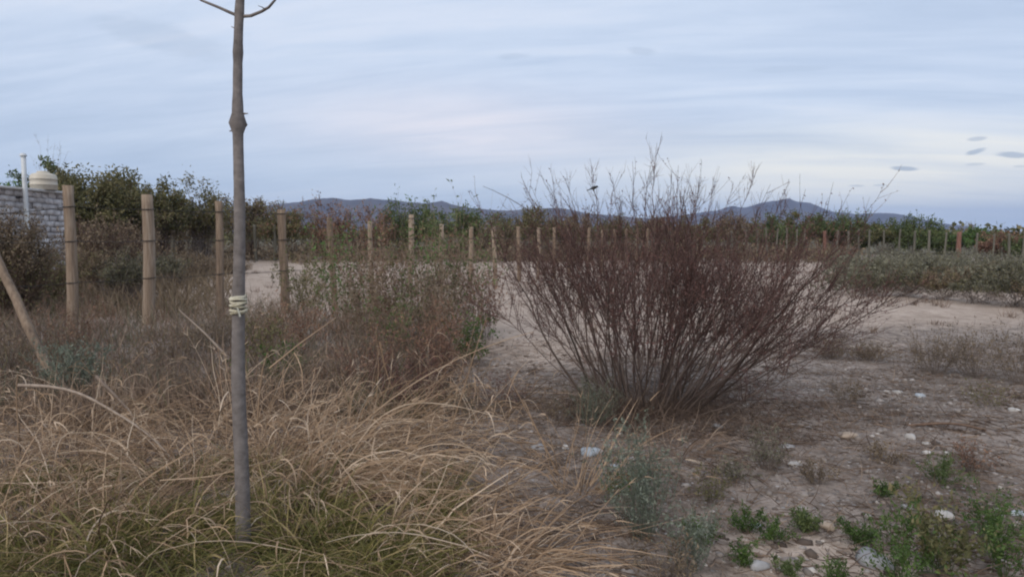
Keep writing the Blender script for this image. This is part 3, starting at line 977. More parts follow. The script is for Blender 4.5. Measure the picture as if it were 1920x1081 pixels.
def make_scrub():
    """the band of low grey-green scrub between the sand and the far fence"""
    r = np.random.default_rng(33)
    n = 0
    SL = ("low scrub bush at the tip of the band, behind the shrub's drooping end", "second bush of the scrub band's front edge, counted from the drooping shrub",
          "dun bush of the scrub band's front edge, below the tall narrow tree", "grey bush of the scrub band's front edge, below the red strainer post",
          "grey bush of the scrub band's front edge next to the picture's edge", "dun bush ending the front edge of the scrub band outside the picture",
          "small bush of the second scrub row just past the shrub's drooping end", "grey bush of the second scrub row below the tall narrow tree",
          "dun bush of the second scrub row at the foot of the red strainer post", "grey bush of the second scrub row below the far fence's end",
          "grey bush of the second scrub row at the picture's edge")
    for (px, py, w, h) in ((1632, 556, 90, 0.62), (1700, 556, 110, 0.75), (1765, 562, 110, 0.7), (1838, 568, 120, 0.72), (1905, 574, 130, 0.8), (1985, 580, 140, 0.8),
                           (1660, 532, 90, 0.8), (1735, 536, 100, 0.85), (1812, 540, 110, 0.8), (1885, 544, 110, 0.9), (1955, 548, 110, 0.85)):
        Y = Y_of(py)
        kind = ("sage_leaf", "sage_leaf", "dun_leaf")[n % 3]
        bush("scrub_bush", SL[n], px, Y, 0, 0, kind, "grey_twig", 3800, 0.05, 0.0, limbs=46,
             group="scrub bushes in front" if n < 6 else "scrub bushes behind the front row", cat="bush", py=py, top_m=h, width_m=w / FPX * Y * 1.25, crown2=("olive_leaf", 700, None))
        n += 1
    g = Geo()
    m = 420
    Y = r.uniform(18.5, 40, m)
    px = r.uniform(1560, 2080, m)
    X = (px - 960) / FPX * Y
    h = r.uniform(0.5, 1.0, m)
    k = 60
    c = np.repeat(np.stack([X, Y, gz(X, Y)], 1), k, 0)
    hh = np.repeat(h, k)
    e = unit(r.normal(0, 1, (m * k, 3))) * r.uniform(0.5, 1, (m * k, 1))
    off = np.stack([e[:, 0] * hh * 0.9, e[:, 1] * hh * 0.9, np.abs(e[:, 2]) * hh], 1)
    leaves(g, c + off, r.normal(0, 1, (m * k, 3)), 0.13 * r.uniform(0.5, 1.4, m * k), 0.06 * r.uniform(0.5, 1.3, m * k), np.clip(np.repeat(r.uniform(0.2, 0.9, m), k) + r.normal(0, 0.15, m * k), 0, 1), r)
    link("scrub", g.mesh("scrub", "sage_leaf"), kind="stuff", label="grey-green scrub filling the ground up to the far fence")
    # rough dry growth below the rest of the back row
    g = Geo()
    m = 900
    Y = r.uniform(38, 62, m)
    px = r.uniform(120, 1600, m)
    X = (px - 960) / FPX * Y
    h = r.uniform(0.5, 1.4, m)
    c = np.repeat(np.stack([X, Y, gz(X, Y)], 1), 46, 0)
    hh = np.repeat(h, 46)
    e = unit(r.normal(0, 1, (m * 46, 3))) * r.uniform(0.4, 1, (m * 46, 1))
    off = np.stack([e[:, 0] * hh * 1.1, e[:, 1] * hh, np.abs(e[:, 2]) * hh], 1)
    leaves(g, c + off, r.normal(0, 1, (m * 46, 3)), 0.22 * r.uniform(0.5, 1.4, m * 46), 0.1 * r.uniform(0.5, 1.3, m * 46), np.clip(np.repeat(r.uniform(0.1, 0.8, m), 46) + r.normal(0, 0.15, m * 46), 0, 1), r)
    link("undergrowth", g.mesh("undergrowth", "dun_leaf"), kind="stuff", label="dull brown undergrowth along the foot of the back row of trees")


make_scrub()


# ------------------------------------------------------------------ the big bare shrub
SH = None


def make_shrub():
    global SH
    r = np.random.default_rng(77)
    Y = 6.3
    X = X_at(1218, Y, 760)
    zb = float(gz(X, Y))
    SH = (X, Y, zb)
    root = link("bare_shrub", None, loc=(X, Y, zb), label="wide leafless red-stemmed shrub fanning out over the bare ground", cat="shrub")
    n = 92
    az = r.uniform(0, 2 * math.pi, n)
    pol = np.radians(54) * r.uniform(0.0, 1, n) ** 0.62
    # more stems sweep to the right
    d = np.stack([np.sin(pol) * np.cos(az) + 0.10, np.sin(pol) * np.sin(az) * 0.75, np.cos(pol)], 1)
    d[:, 0] = np.where(d[:, 0] < 0, d[:, 0] * 0.84, d[:, 0])
    o = np.stack([np.cos(az) * 0.44 * (pol / 0.95) ** 0.7 + r.normal(0, 0.08, n), np.sin(az) * 0.36 * (pol / 0.95) ** 0.7 + r.normal(0, 0.05, n), np.full(n, -0.05)], 1)
    L = r.uniform(1.2, 1.75, n) * (1 + 0.12 * np.sin(pol))
    # a few that the photograph shows: low right sweepers and tall ones
    ex_d = np.array([[0.98, -0.15, 0.50], [0.9, 0.1, 0.62], [1.0, 0.2, 0.55], [0.8, -0.25, 0.7], [-0.66, -0.1, 0.8], [-0.6, 0.15, 0.85], [0.9, -0.3, 0.48]])
    ex_o = np.array([[0.30, -0.1, 0], [0.28, 0.05, 0], [0.32, 0.1, 0], [0.2, -0.2, 0], [-0.3, 0, 0], [-0.28, 0.1, 0], [0.34, 0.0, 0]])
    d, o, L = np.concatenate([d, ex_d]), np.concatenate([o, ex_o]), np.concatenate([L, [2.1, 2.0, 2.0, 1.9, 1.55, 1.6, 2.0]])
    n = len(d)
    K = 12
    P = grow(o, d, L, K, (0, 0, 0.18), 0.095, r)
    top_i = r.choice(n, 16, replace=False)
    rad = r.uniform(0.0045, 0.0105, n)
    rad[r.choice(n, 12, replace=False)] = r.uniform(0.013, 0.018, 12)
    for i in range(n):
        g = Geo()
        tube(g, P[i:i + 1], rad[i], 0.003, r.uniform(0.0, 1.0), 5)
        link("stem", g.mesh("stem", "stem_bark", True), root)
    g = Geo()
    gb = Geo()

    def offshoots(P, per, lo, hi, l0, l1, spread, r0, K2, up=0.25):
        nn, KK, _ = P.shape
        m = nn * per
        idx = np.repeat(np.arange(nn), per)
        f = r.uniform(lo, hi, m) * (KK - 1.001)
        i0 = f.astype(int)
        fr = (f - i0)[:, None]
        o = P[idx, i0] * (1 - fr) + P[idx, i0 + 1] * fr
        t = unit(P[idx, np.minimum(i0 + 1, KK - 1)] - P[idx, np.maximum(i0 - 1, 0)])
        dd = t + r.normal(0, spread, (m, 3)) + np.array([0, 0, 0.1])
        ln = r.uniform(l0, l1, m)
        Q = grow(o, dd, ln, K2, (0, 0, up), 0.09, r)
        tube(g, Q, r0 * r.uniform(0.7, 1.3, m), r0 * 0.4, r.uniform(0, 1, m), 3)
        return Q

    A = offshoots(P, 14, 0.48, 0.98, 0.25, 0.65, 0.48, 0.0030, 6)
    B = offshoots(A, 4, 0.2, 0.95, 0.12, 0.32, 0.42, 0.0019, 5)
    C = offshoots(P, 4, 0.15, 0.6, 0.15, 0.45, 0.5, 0.0022, 5)
    # tall whips standing above the crown
    tall = []
    for (px, py, b, spread) in ((1105, 300, 7, 0.05), (1185, 300, 8, 0.04), (1228, 272, 9, 0.03), (1150, 330, 6, 0.05), (1260, 325, 7, 0.04), (1308, 340, 8, 0.05), (1420, 318, 7, 0.05),
                                (1340, 345, 6, 0.05), (980, 335, 7, 0.05), (1030, 345, 7, 0.05), (1375, 350, 6, 0.05), (1060, 335, 6, 0.05), (1285, 350, 6, 0.05), (1208, 320, 7, 0.05), (1445, 345, 5, 0.05), (955, 372, 5, 0.05), (1480, 370, 5, 0.05)):
        tip = at(px, py, Y + r.uniform(-0.4, 0.4)) - np.array([X, Y, zb])
        start = np.array([tip[0] * 0.25, tip[1] * 0.3, 0.45])
        mid = np.array([tip[0] * 0.72, tip[1] * 0.7, tip[2] * 0.62])
        t = np.linspace(0, 1, 14)[:, None]
        q = (1 - t) ** 2 * start + 2 * t * (1 - t) * mid + t ** 2 * tip
        q[1:] += r.normal(0, 0.008, (13, 3))
        tall.append(q)
    Tq = np.array(tall)
    tube(g, Tq, 0.006, 0.0012, r.uniform(0.1, 0.7, len(Tq)), 4)
    D1 = offshoots(Tq, 16, 0.45, 0.97, 0.10, 0.30, 0.38, 0.0020, 5)
    D2 = offshoots(D1, 3, 0.3, 0.95, 0.04, 0.13, 0.5, 0.0014, 4)
    # long arching twig out to the left of the crown
    arch = np.array([at(1010, 410, Y), at(985, 390, Y), at(955, 372, Y), at(925, 357, Y), at(905, 349, Y)]) - np.array([X, Y, zb])
    tube(g, arch[None], 0.004, 0.0015, 0.3, 4)
    link("twig", g.mesh("twig", "red_twig"), root, kind="stuff")
    # tiny reddish buds and dry leaflets
    for Q, per, hi in ((A, 14, 1.0), (B, 4, 1.0), (C, 3, 1.0), (D1, 3, 1.0)):
        nn, KK, _ = Q.shape
        m = nn * per
        idx = np.repeat(np.arange(nn), per)
        f = r.uniform(0, 1, m) * (KK - 1.001)
        i0 = f.astype(int)
        fr = (f - i0)[:, None]
        c = Q[idx, i0] * (1 - fr) + Q[idx, i0 + 1] * fr
        keep = c[:, 2] > 0.55 + 0.12 * r.normal(0, 1, m)
        c = c[keep]
        m = len(c)
        leaves(gb, c, r.normal(0, 1, (m, 3)) + np.array([0, 0, 0.4]), r.uniform(0.010, 0.024, m), r.uniform(0.005, 0.010, m), r.uniform(0, 1, m), r)
    link("bud", gb.mesh("bud", "red_bud"), root, kind="stuff")

    # small bird on a twig end at the top of the crown
    p = at(1114, 353, Y)
    br = link("bird", None, loc=tuple(p), label="tiny dark bird perched on a twig above the bare shrub, tail pointing down", cat="bird")
    g = Geo()
    ax = np.array([[-0.066, 0, -0.020], [-0.045, 0, -0.012], [-0.026, 0, -0.003], [-0.014, 0, 0.002], [0.0, 0, 0.006], [0.012, 0, 0.010], [0.019, 0, 0.013], [0.026, 0, 0.015], [0.031, 0, 0.014], [0.039, 0, 0.012]])
    R = np.array([0.0035, 0.0045, 0.007, 0.0125, 0.0150, 0.013, 0.0095, 0.0100, 0.0075, 0.0008])
    tube(g, ax[None], R[None], None, 0.5, 10, True)
    for s in (-1, 1):
        lg = np.array([[0.0, s * 0.005, -0.008], [0.002, s * 0.006, -0.018], [0.001, s * 0.006, -0.026]])
        tube(g, lg[None], 0.0012, 0.001, 0.5, 4)
    link("body", g.mesh("body", "bird_plumage", True), br)
    g = Geo()
    pt = np.array([[0.004, 0, -0.027], [0.02, 0, -0.09], [0.03, 0.0, -0.16], [0.035, 0.0, -0.40]]) + p - np.array([X, Y, zb])
    tube(g, pt[None], 0.002, 0.004, 0.3, 4)
    link("perch_twig", g.mesh("perch_twig", "red_twig"), root)


make_shrub()


# ------------------------------------------------------------------ the thin young tree with its cloth tie
def make_young_tree():
    r = np.random.default_rng(12)
    Y = 3.2
    X = X_at(456, Y, 1030)
    zb = float(gz(X, Y))
    root = link("young_tree", None, loc=(X, Y, zb), label="slim bare young tree with straight grey trunk and a cloth tie, in the tall grass", cat="tree")
    K = 90
    z = np.linspace(-0.1, 3.9, K)
    top_dx = X_at(450, Y, 30) - X
    P = np.zeros((1, K, 3))
    P[0, :, 2] = z
    way = np.array([at(px_, py_, Y) for px_, py_ in ((456, 1030), (452, 900), (446, 740), (447, 570), (449, 400), (448, 240), (449, 30))])
    P[0, :, 0] = np.interp(z, np.append(way[:, 2] - zb, 3.9), np.append(way[:, 0] - X, way[-1, 0] - X + 0.12)) + 0.003 * np.sin(z * 5)
    P[0, :, 0] = np.convolve(np.pad(P[0, :, 0], 3, "edge"), np.ones(7) / 7, "valid")
    P[0, :, 1] = 0.01 * np.sin(z * 2.2)
    R = np.interp(z, [-0.1, 0.2, 0.8, 1.3, 2.0, 2.7, 3.9], [0.038, 0.034, 0.031, 0.027, 0.022, 0.0175, 0.009])
    zn = 2.06 - zb
    for (zz, s, a) in ((zn, 0.032, 0.019), (zn + 0.07, 0.014, 0.008), (0.86, 0.02, 0.003), (1.9, 0.012, 0.003), (2.33, 0.01, 0.003), (2.5, 0.01, 0.003), (1.05, 0.01, 0.002), (0.55, 0.015, 0.003), (2.64, 0.02, 0.004), (1.72, 0.01, 0.0025)):
        R = R + a * np.exp(-((z - zz) / s) ** 2)
    R = R + r.normal(0, 0.0004, K)
    g = Geo()
    tube(g, P, R[None], None, 0.5, 16, True)
    trunk = link("trunk", g.mesh("trunk", "bark", True), root)
    off = np.array([X, Y, zb])

    def branch(pts, r0, r1, par=root):
        g = Geo()
        tube(g, np.array([q - off for q in pts])[None], r0, r1, 0.5, 8)
        return link("branch", g.mesh("branch", "bark", True), par)

    branch([at(447, 30, Y), at(432, 24, Y), at(412, 15, Y), at(378, 1, Y + 0.05), at(330, -32, Y + 0.1), at(300, -90, Y + 0.12), at(285, -160, Y + 0.15)], 0.008, 0.003)
    branch([at(453, 31, Y), at(470, 30, Y - 0.02), at(490, 22, Y - 0.04), at(504, 14, Y - 0.06), at(516, 0, Y - 0.1), at(530, -40, Y - 0.12), at(560, -120, Y - 0.2)], 0.008, 0.0035)
    branch([at(498, 18, Y - 0.05), at(492, 14, Y - 0.07), at(484, 11, Y - 0.1)], 0.003, 0.0012)
    for s in range(8):
        zz = 2.85 + s * 0.12
        a = s * 2.4
        o = np.array([float(np.interp(zz, z, P[0, :, 0])), 0, zz]) + off
        branch([o, o + np.array([math.cos(a) * 0.15, math.sin(a) * 0.15, 0.06]), o + np.array([math.cos(a) * 0.32, math.sin(a) * 0.3, 0.22])], 0.006, 0.002)
    # broken stubs on the knots
    for pts in ([at(452, 214, Y), at(458, 213, Y - 0.01), at(465, 213, Y - 0.02)], [at(440, 243, Y), at(435, 245, Y), at(430, 246, Y)], [at(455, 238, Y), at(461, 236, Y), at(464, 233, Y)], [at(446, 57, Y), at(441, 54, Y), at(434, 50, Y)]):
        g = Geo()
        tube(g, np.array([q - off for q in pts])[None], 0.007 if pts[0][2] < 2.2 else 0.003, 0.002, 0.4, 6)
        link("stub", g.mesh("stub", "bark", True), root)
    # cloth strip tied round the trunk
    zt = float(at(447, 571, Y)[2]) - zb
    xt = float(np.interp(zt, z, P[0, :, 0]))
    tie = link("cloth_tie", None, loc=(X + xt, Y, zb + zt), label="cream cloth strip wound several times round the slim grey trunk", cat="cloth tie")
    rt = float(np.interp(zt, z, R))
    a = np.linspace(0, 2 * math.pi, 25)
    for j, (dz, tilt, wd) in enumerate(((-0.036, 0.003, 0.0065), (-0.024, -0.005, 0.007), (-0.011, 0.006, 0.0065), (0.002, -0.007, 0.007), (0.014, 0.005, 0.0065), (0.026, -0.002, 0.006), (0.036, 0.004, 0.006))):
        g = Geo()
        rr = rt + 0.004 + 0.003 * (j % 2)
        ring = np.stack([np.cos(a) * rr, np.sin(a) * rr, dz + tilt * np.cos(a + j) + 0.002 * np.sin(3 * a + j)], 1)
        tube(g, ring[None], wd, wd, 0.5, 8)
        link("coil", g.mesh("coil", "cloth_strip", True), tie)
    for s in (1,):
        g = Geo()
        k = np.array([[s * 0.012, -rt - 0.014, -0.01], [s * 0.02, -rt - 0.022, -0.025], [s * 0.026, -rt - 0.02, -0.05]])
        ribbon(g, k[None], 0.012, 0.5, r, False)
        link("loose_end", g.mesh("loose_end", "cloth_strip"), tie)


make_young_tree()


# ------------------------------------------------------------------ plants in front: weeds, brush, tussocks
def spot(px, py):
    Y = Y_of(py)
    return X_at(px, Y, py), Y


def tussock(name, label, px, py, n, h, spread, lean=(0, 0), mat="straw", width=0.005, droop=0.9, group="dry grass tussocks in the foreground", seed=0, cat="grass tussock", tint=(0.55, 0.25), heads=0.25):
    r = np.random.default_rng(seed + px + py)
    X, Y = spot(px, py)
    zb = float(gz(X, Y))
    root = link(name, None, loc=(X, Y, zb), label=label, cat=cat, group=group)
    az = r.uniform(0, 6.283, n)
    rr = np.sqrt(r.uniform(0, 1, n)) * spread
    o = np.stack([np.cos(az) * rr, np.sin(az) * rr, np.full(n, -0.02)], 1)
    tilt = r.uniform(0.05, 0.75, n)
    tilt = np.where(r.uniform(0, 1, n) < 0.25, tilt * 2.2, tilt)
    d = np.stack([np.cos(az) * tilt + lean[0], np.sin(az) * tilt + lean[1], np.ones(n)], 1)
    L = h * r.uniform(0.55, 1.25, n)
    # dry stalks nod over: the pull is sideways and down, and grows with the stalk's own lean
    hz = unit(d[:, :2] + np.array([lean[0], lean[1]]) + r.normal(0, 0.25, (n, 2)))
    dr = droop * r.uniform(0.2, 1.5, n)
    pull = np.concatenate([hz * dr[:, None] * 0.7, -dr[:, None] * 1.15], 1)
    P = grow(o, d, L, 9, pull, 0.09, r)
    P[:, :, 2] = np.maximum(P[:, :, 2], 0.015)
    g = Geo()
    t = np.clip(r.normal(tint[0], tint[1], n), 0, 1)
    ribbon(g, P, width * np.clip(r.lognormal(0, 0.4, n), 0.4, 2.2), t, r)
    link("blade", g.mesh("blade", mat), root, kind="stuff")
    m = int(n * heads)
    if m:
        # seed heads: short feathery ribbons at the stalk ends
        idx = np.repeat(r.choice(n, m, replace=False), 5)
        k = r.integers(6, 9, len(idx))
        o = P[idx, k]
        dd = unit(P[idx, 8] - P[idx, 6]) + r.normal(0, 0.35, (len(idx), 3))
        Q = grow(o, dd, r.uniform(0.04, 0.10, len(idx)), 4, (0, 0, -0.5), 0.1, r)
        g = Geo()
        ribbon(g, Q, 0.0045, np.clip(t[idx] + 0.12, 0, 1), r)
        link("seed_head", g.mesh("seed_head", mat), root, kind="stuff")
    return root


def make_tussocks():
    T = tussock
    T("grass_tussock", "largest straw tussock, its arching stalks bent over towards the shrub", 640, 920, 345, 0.86, 0.28, (0.42, 0.0), droop=2.03, width=0.0055, tint=(0.7, 0.2))
    T("grass_tussock", "straw tussock below the largest one, swept sideways towards the weeds", 800, 1010, 216, 0.60, 0.24, (0.35, 0.0), droop=2.03, tint=(0.62, 0.2))
    T("grass_tussock", "loose straw tussock at the bottom edge with long stalks across the bare soil", 960, 1060, 158, 0.59, 0.22, (0.3, 0.05), droop=2.03, tint=(0.55, 0.22))
    T("grass_tussock", "upright straw tussock touching the slim trunk on the shrub side", 520, 880, 187, 0.71, 0.2, (0.12, 0.0), droop=1.35, tint=(0.6, 0.22))
    T("grass_tussock", "straw tussock with hooked tips behind the slim trunk", 470, 800, 158, 0.80, 0.25, (0.1, 0.1), droop=1.35, tint=(0.6, 0.22))
    T("grass_tussock", "straw tussock between the slim trunk and the fallen branch", 330, 900, 187, 0.71, 0.28, (-0.2, 0.0), droop=1.62, tint=(0.52, 0.25))
    T("grass_tussock", "tall straw tussock with one hooked stalk near the picture's edge", 130, 860, 172, 0.76, 0.28, (0.1, 0.0), droop=1.62, tint=(0.5, 0.25))
    T("grass_tussock", "straw tussock in the bottom corner leaning over green blades", 60, 1010, 187, 0.59, 0.28, (0.35, 0.0), droop=1.62, tint=(0.45, 0.25))
    T("grass_tussock", "straw tussock in the bottom row between the corner and the slim trunk", 240, 1030, 187, 0.55, 0.28, (0.2, 0.0), droop=1.62, tint=(0.45, 0.25))
    T("grass_tussock", "dry tussock behind the largest straw one, its long stalks standing up over the brush", 720, 840, 172, 0.80, 0.25, (0.35, 0.0), droop=0.94, tint=(0.5, 0.22))
    T("grass_tussock", "thin dry tussock at the shrub's foot with a few upright orange stalks", 1090, 930, 79, 0.60, 0.14, (0.12, 0.0), droop=0.68, tint=(0.5, 0.2))
    T("grass_tussock", "dull dry tussock behind the fallen branch", 200, 800, 216, 0.67, 0.3, (0.1, 0), droop=1.35, tint=(0.35, 0.22))
    T("grass_tussock", "small dry tussock directly under the shrub's stems", 1260, 850, 122, 0.32, 0.25, (0.1, 0), mat="dead_grass", droop=1.35)
    T("grass_tussock", "green grass tuft beside the foot of the slim trunk", 560, 1010, 374, 0.34, 0.26, (0.1, -0.05), mat="green_grass", droop=1.22, width=0.006, heads=0, group="green grass tufts")
    T("grass_tussock", "green grass tuft in the bottom row left of the slim trunk", 300, 1060, 331, 0.35, 0.3, (0, -0.05), mat="green_grass", droop=1.22, width=0.006, heads=0, group="green grass tufts")
    T("grass_tussock", "green grass tuft under the largest straw tussock", 640, 1050, 302, 0.34, 0.28, (0.1, 0), mat="green_grass", droop=1.22, width=0.006, heads=0, group="green grass tufts", tint=(0.65, 0.25))
    T("grass_tussock", "green grass tuft beside the bottom corner", 90, 1065, 302, 0.34, 0.3, (0, 0), mat="green_grass", droop=1.22, width=0.006, heads=0, group="green grass tufts", tint=(0.7, 0.25))


make_tussocks()


def stalk(label, pts, Y, rad=0.004, mat="straw", name="dry_stalk", cat="dry stalk", dY=0.0, tint=0.75):
    n = len(pts)
    Q = np.array([at(px, py, Y + dY * i / (n - 1)) for i, (px, py) in enumerate(pts)])
    t = np.linspace(0, n - 1, 14)
    S = np.stack([np.interp(t, np.arange(n), Q[:, k]) for k in range(3)], 1)
    for _ in range(2):
        S[1:-1] = (S[:-2] + 2 * S[1:-1] + S[2:]) / 4
    o = S[0].copy()
    g = Geo()
    tube(g, (S - o)[None], rad * 1.25, rad * 0.4, tint, 5)
    link(name, g.mesh(name, mat, True), loc=tuple(o), label=label, cat=cat)


def make_stalks():
    stalk("long pale dry stalk slanting up across the brush towards the shrub", [(560, 900), (640, 830), (730, 745), (850, 672), (960, 632), (1000, 622)], 4.2, 0.0042)
    stalk("straight upright dry stalk crossing the long slanting one", [(846, 800), (868, 735), (890, 660), (914, 590)], 4.6, 0.0045, tint=0.5)
    stalk("dry stalk leaning back from the soil, its tip ending in the brush", [(1052, 905), (1020, 830), (985, 765), (952, 700)], 4.3, 0.0048, tint=0.5)
    stalk("orange dry stalk standing by the shrub's foot", [(1090, 935), (1108, 880), (1140, 815), (1185, 745)], 4.5, 0.0045, tint=0.55)
    stalk("thin pale straw lying low across the bottom edge of the weeds", [(870, 1070), (1000, 1035), (1130, 1010), (1290, 968)], 3.15, 0.0022, dY=0.25)
    stalk("thick pale dry stalk rising from the slim trunk over the green creeper", [(505, 690), (560, 645), (630, 595)], 5.2, 0.0055, tint=0.7)
    stalk("broken dry stalk hanging from the rusty brush", [(712, 640), (722, 690), (738, 735)], 5.0, 0.006, tint=0.4)
    stalk("dry stalk crossing the grass in the bottom corner", [(0, 1030), (70, 990), (140, 935), (230, 905)], 3.3, 0.0042, tint=0.6)
    stalk("second dry stalk slanting up beside the slim trunk's foot", [(150, 1060), (205, 1000), (270, 940)], 3.2, 0.0042, tint=0.55)
    stalk("grey dead branch leaning behind the slim trunk", [(425, 668), (385, 625), (335, 580)], 7.5, 0.013, "dead_wood", "dead_branch", "branch")
    stalk("curved fallen branch lying over the grass near the picture's edge", [(35, 722), (100, 722), (160, 738), (200, 765), (240, 785), (300, 830), (330, 870)], 4.6, 0.010, "dead_wood", "dead_branch", "branch", dY=-0.3)
    stalk("bleached leaning branch above the curved fallen one", [(180, 705), (215, 740), (245, 772), (262, 810)], 5.0, 0.012, "dead_wood", "dead_branch", "branch")
    stalk("reddish dead branch lying on the stony ground", [(1700, 798), (1760, 792), (1810, 795), (1870, 812), (1930, 830)], 5.6, 0.011, "dark_wood", "dead_branch", "branch", dY=-0.35)
    for i, (l, pts, Y, rad, tint) in enumerate((
            ("hooked pale stalk bent over beside the curved fallen branch", [(92, 800), (98, 780), (118, 772), (140, 778), (152, 792)], 4.3, 0.004, 0.8),
            ("hooked pale stalk curling over above the largest tussock", [(655, 790), (660, 735), (680, 712), (706, 716), (716, 740)], 4.4, 0.0034, 0.75),
            ("bleached stalk crossing in front of the slim trunk's lower part", [(300, 900), (400, 893), (470, 872), (545, 850)], 3.3, 0.0030, 0.75),
            ("pale stalk bent at a right angle behind the bottom grass", [(505, 940), (560, 868), (590, 905), (640, 925)], 3.6, 0.0036, 0.7),
            ("long straw arching from the largest tussock to its far end", [(640, 880), (700, 785), (770, 750), (860, 760), (945, 785)], 4.0, 0.0036, 0.9),
            ("lower straw arching below the long arched one", [(690, 900), (790, 832), (860, 830), (905, 850), (930, 880)], 3.9, 0.0036, 0.85),
            ("pale straw lying nearly level at the picture's edge", [(-20, 905), (60, 905), (140, 902), (200, 905)], 3.6, 0.0026, 0.95),
            ("upright orange tan stalk just past the tied trunk", [(482, 800), (486, 740), (492, 690), (502, 660)], 4.6, 0.0062, 0.55),
            ("second upright orange tan stalk under the largest tussock's arch", [(640, 900), (648, 850), (652, 790), (658, 735)], 4.2, 0.0052, 0.5),
            ("thick tan stalk standing at the picture's edge behind the grass", [(36, 860), (34, 800), (30, 740), (33, 700)], 4.6, 0.0060, 0.5))):
        stalk(l, pts, Y, rad, tint=tint)
    # leaning pole
    a, b = at(-70, 350, 7.2), at(112, 735, 6.6)
    S = np.linspace(b, a, 10)
    S[1:-1] += np.random.default_rng(4).normal(0, 0.006, (8, 3))
    g = Geo()
    tube(g, (S - S[0])[None], 0.046, 0.038, 0.5, 10, True)
    link("leaning_pole", g.mesh("leaning_pole", "post_wood", True), loc=tuple(S[0]), label="slanting wooden pole sticking out of the brush at the picture's edge", cat="pole")


make_stalks()


def weed(name, label, px, py, h, w, leaf, stem_mat, n_stem, n_leaf, leaf_len, group=None, cat="weed", seed=0, up=0.5, Y=None, droopy=0.0, stem_r=0.0022):
    """several thin stems from one foot, small leaves along them"""
    r = np.random.default_rng(seed + int(px) + int(py) * 2)
    if Y is None:
        X, Y = spot(px, py)
    else:
        X = X_at(px, Y, py)
    zb = float(gz(X, Y))
    root = link(name, None, loc=(X, Y, zb), label=label, cat=cat, group=group)
    az = r.uniform(0, 6.283, n_stem)
    o = np.stack([np.cos(az), np.sin(az), np.zeros(n_stem)], 1) * (r.uniform(0, 0.3, (n_stem, 1)) * w * 0.5)
    tilt = r.uniform(0.0, 1.0, n_stem) * (w / max(h, 0.05)) * 0.75
    d = np.stack([np.cos(az) * tilt, np.sin(az) * tilt, np.ones(n_stem)], 1)
    P = grow(o, d, h * r.uniform(0.6, 1.1, n_stem), 9, (0, 0, up - droopy), 0.09, r)
    P[:, :, 2] = np.maximum(P[:, :, 2], 0.0)
    g = Geo()
    tube(g, P, stem_r, stem_r * 0.35, r.uniform(0.2, 0.8, n_stem), 4)
    # side shoots
    per = 5
    m = n_stem * per
    idx = np.repeat(np.arange(n_stem), per)
    k = r.integers(2, 8, m)
    dd = unit(P[idx, k] - P[idx, k - 1]) + r.normal(0, 0.55, (m, 3))
    Q = grow(P[idx, k], dd, h * r.uniform(0.08, 0.28, m), 5, (0, 0, 0.2), 0.12, r)
    tube(g, Q, stem_r * 0.55, stem_r * 0.25, r.uniform(0.2, 0.8, m), 3)
    link("stem", g.mesh("stem", stem_mat), root, kind="stuff")
    if n_leaf:
        g = Geo()
        a = r.integers(0, m, n_leaf)
        kk = r.integers(0, 5, n_leaf)
        C = Q[a, kk] + r.normal(0, leaf_len * 0.35, (n_leaf, 3))
        C[:, 2] = np.maximum(C[:, 2], 0.005)
        tone = r.uniform(0.15, 0.85, n_stem)[idx[a]]
        leaves(g, C, r.normal(0, 1, (n_leaf, 3)) + np.array([0, 0, 0.5]), leaf_len * r.uniform(0.6, 1.4, n_leaf), leaf_len * r.uniform(0.3, 0.55, n_leaf), np.clip(tone + r.normal(0, 0.15, n_leaf), 0, 1), r)
        link("foliage", g.mesh("foliage", leaf), root, kind="stuff")
    return root


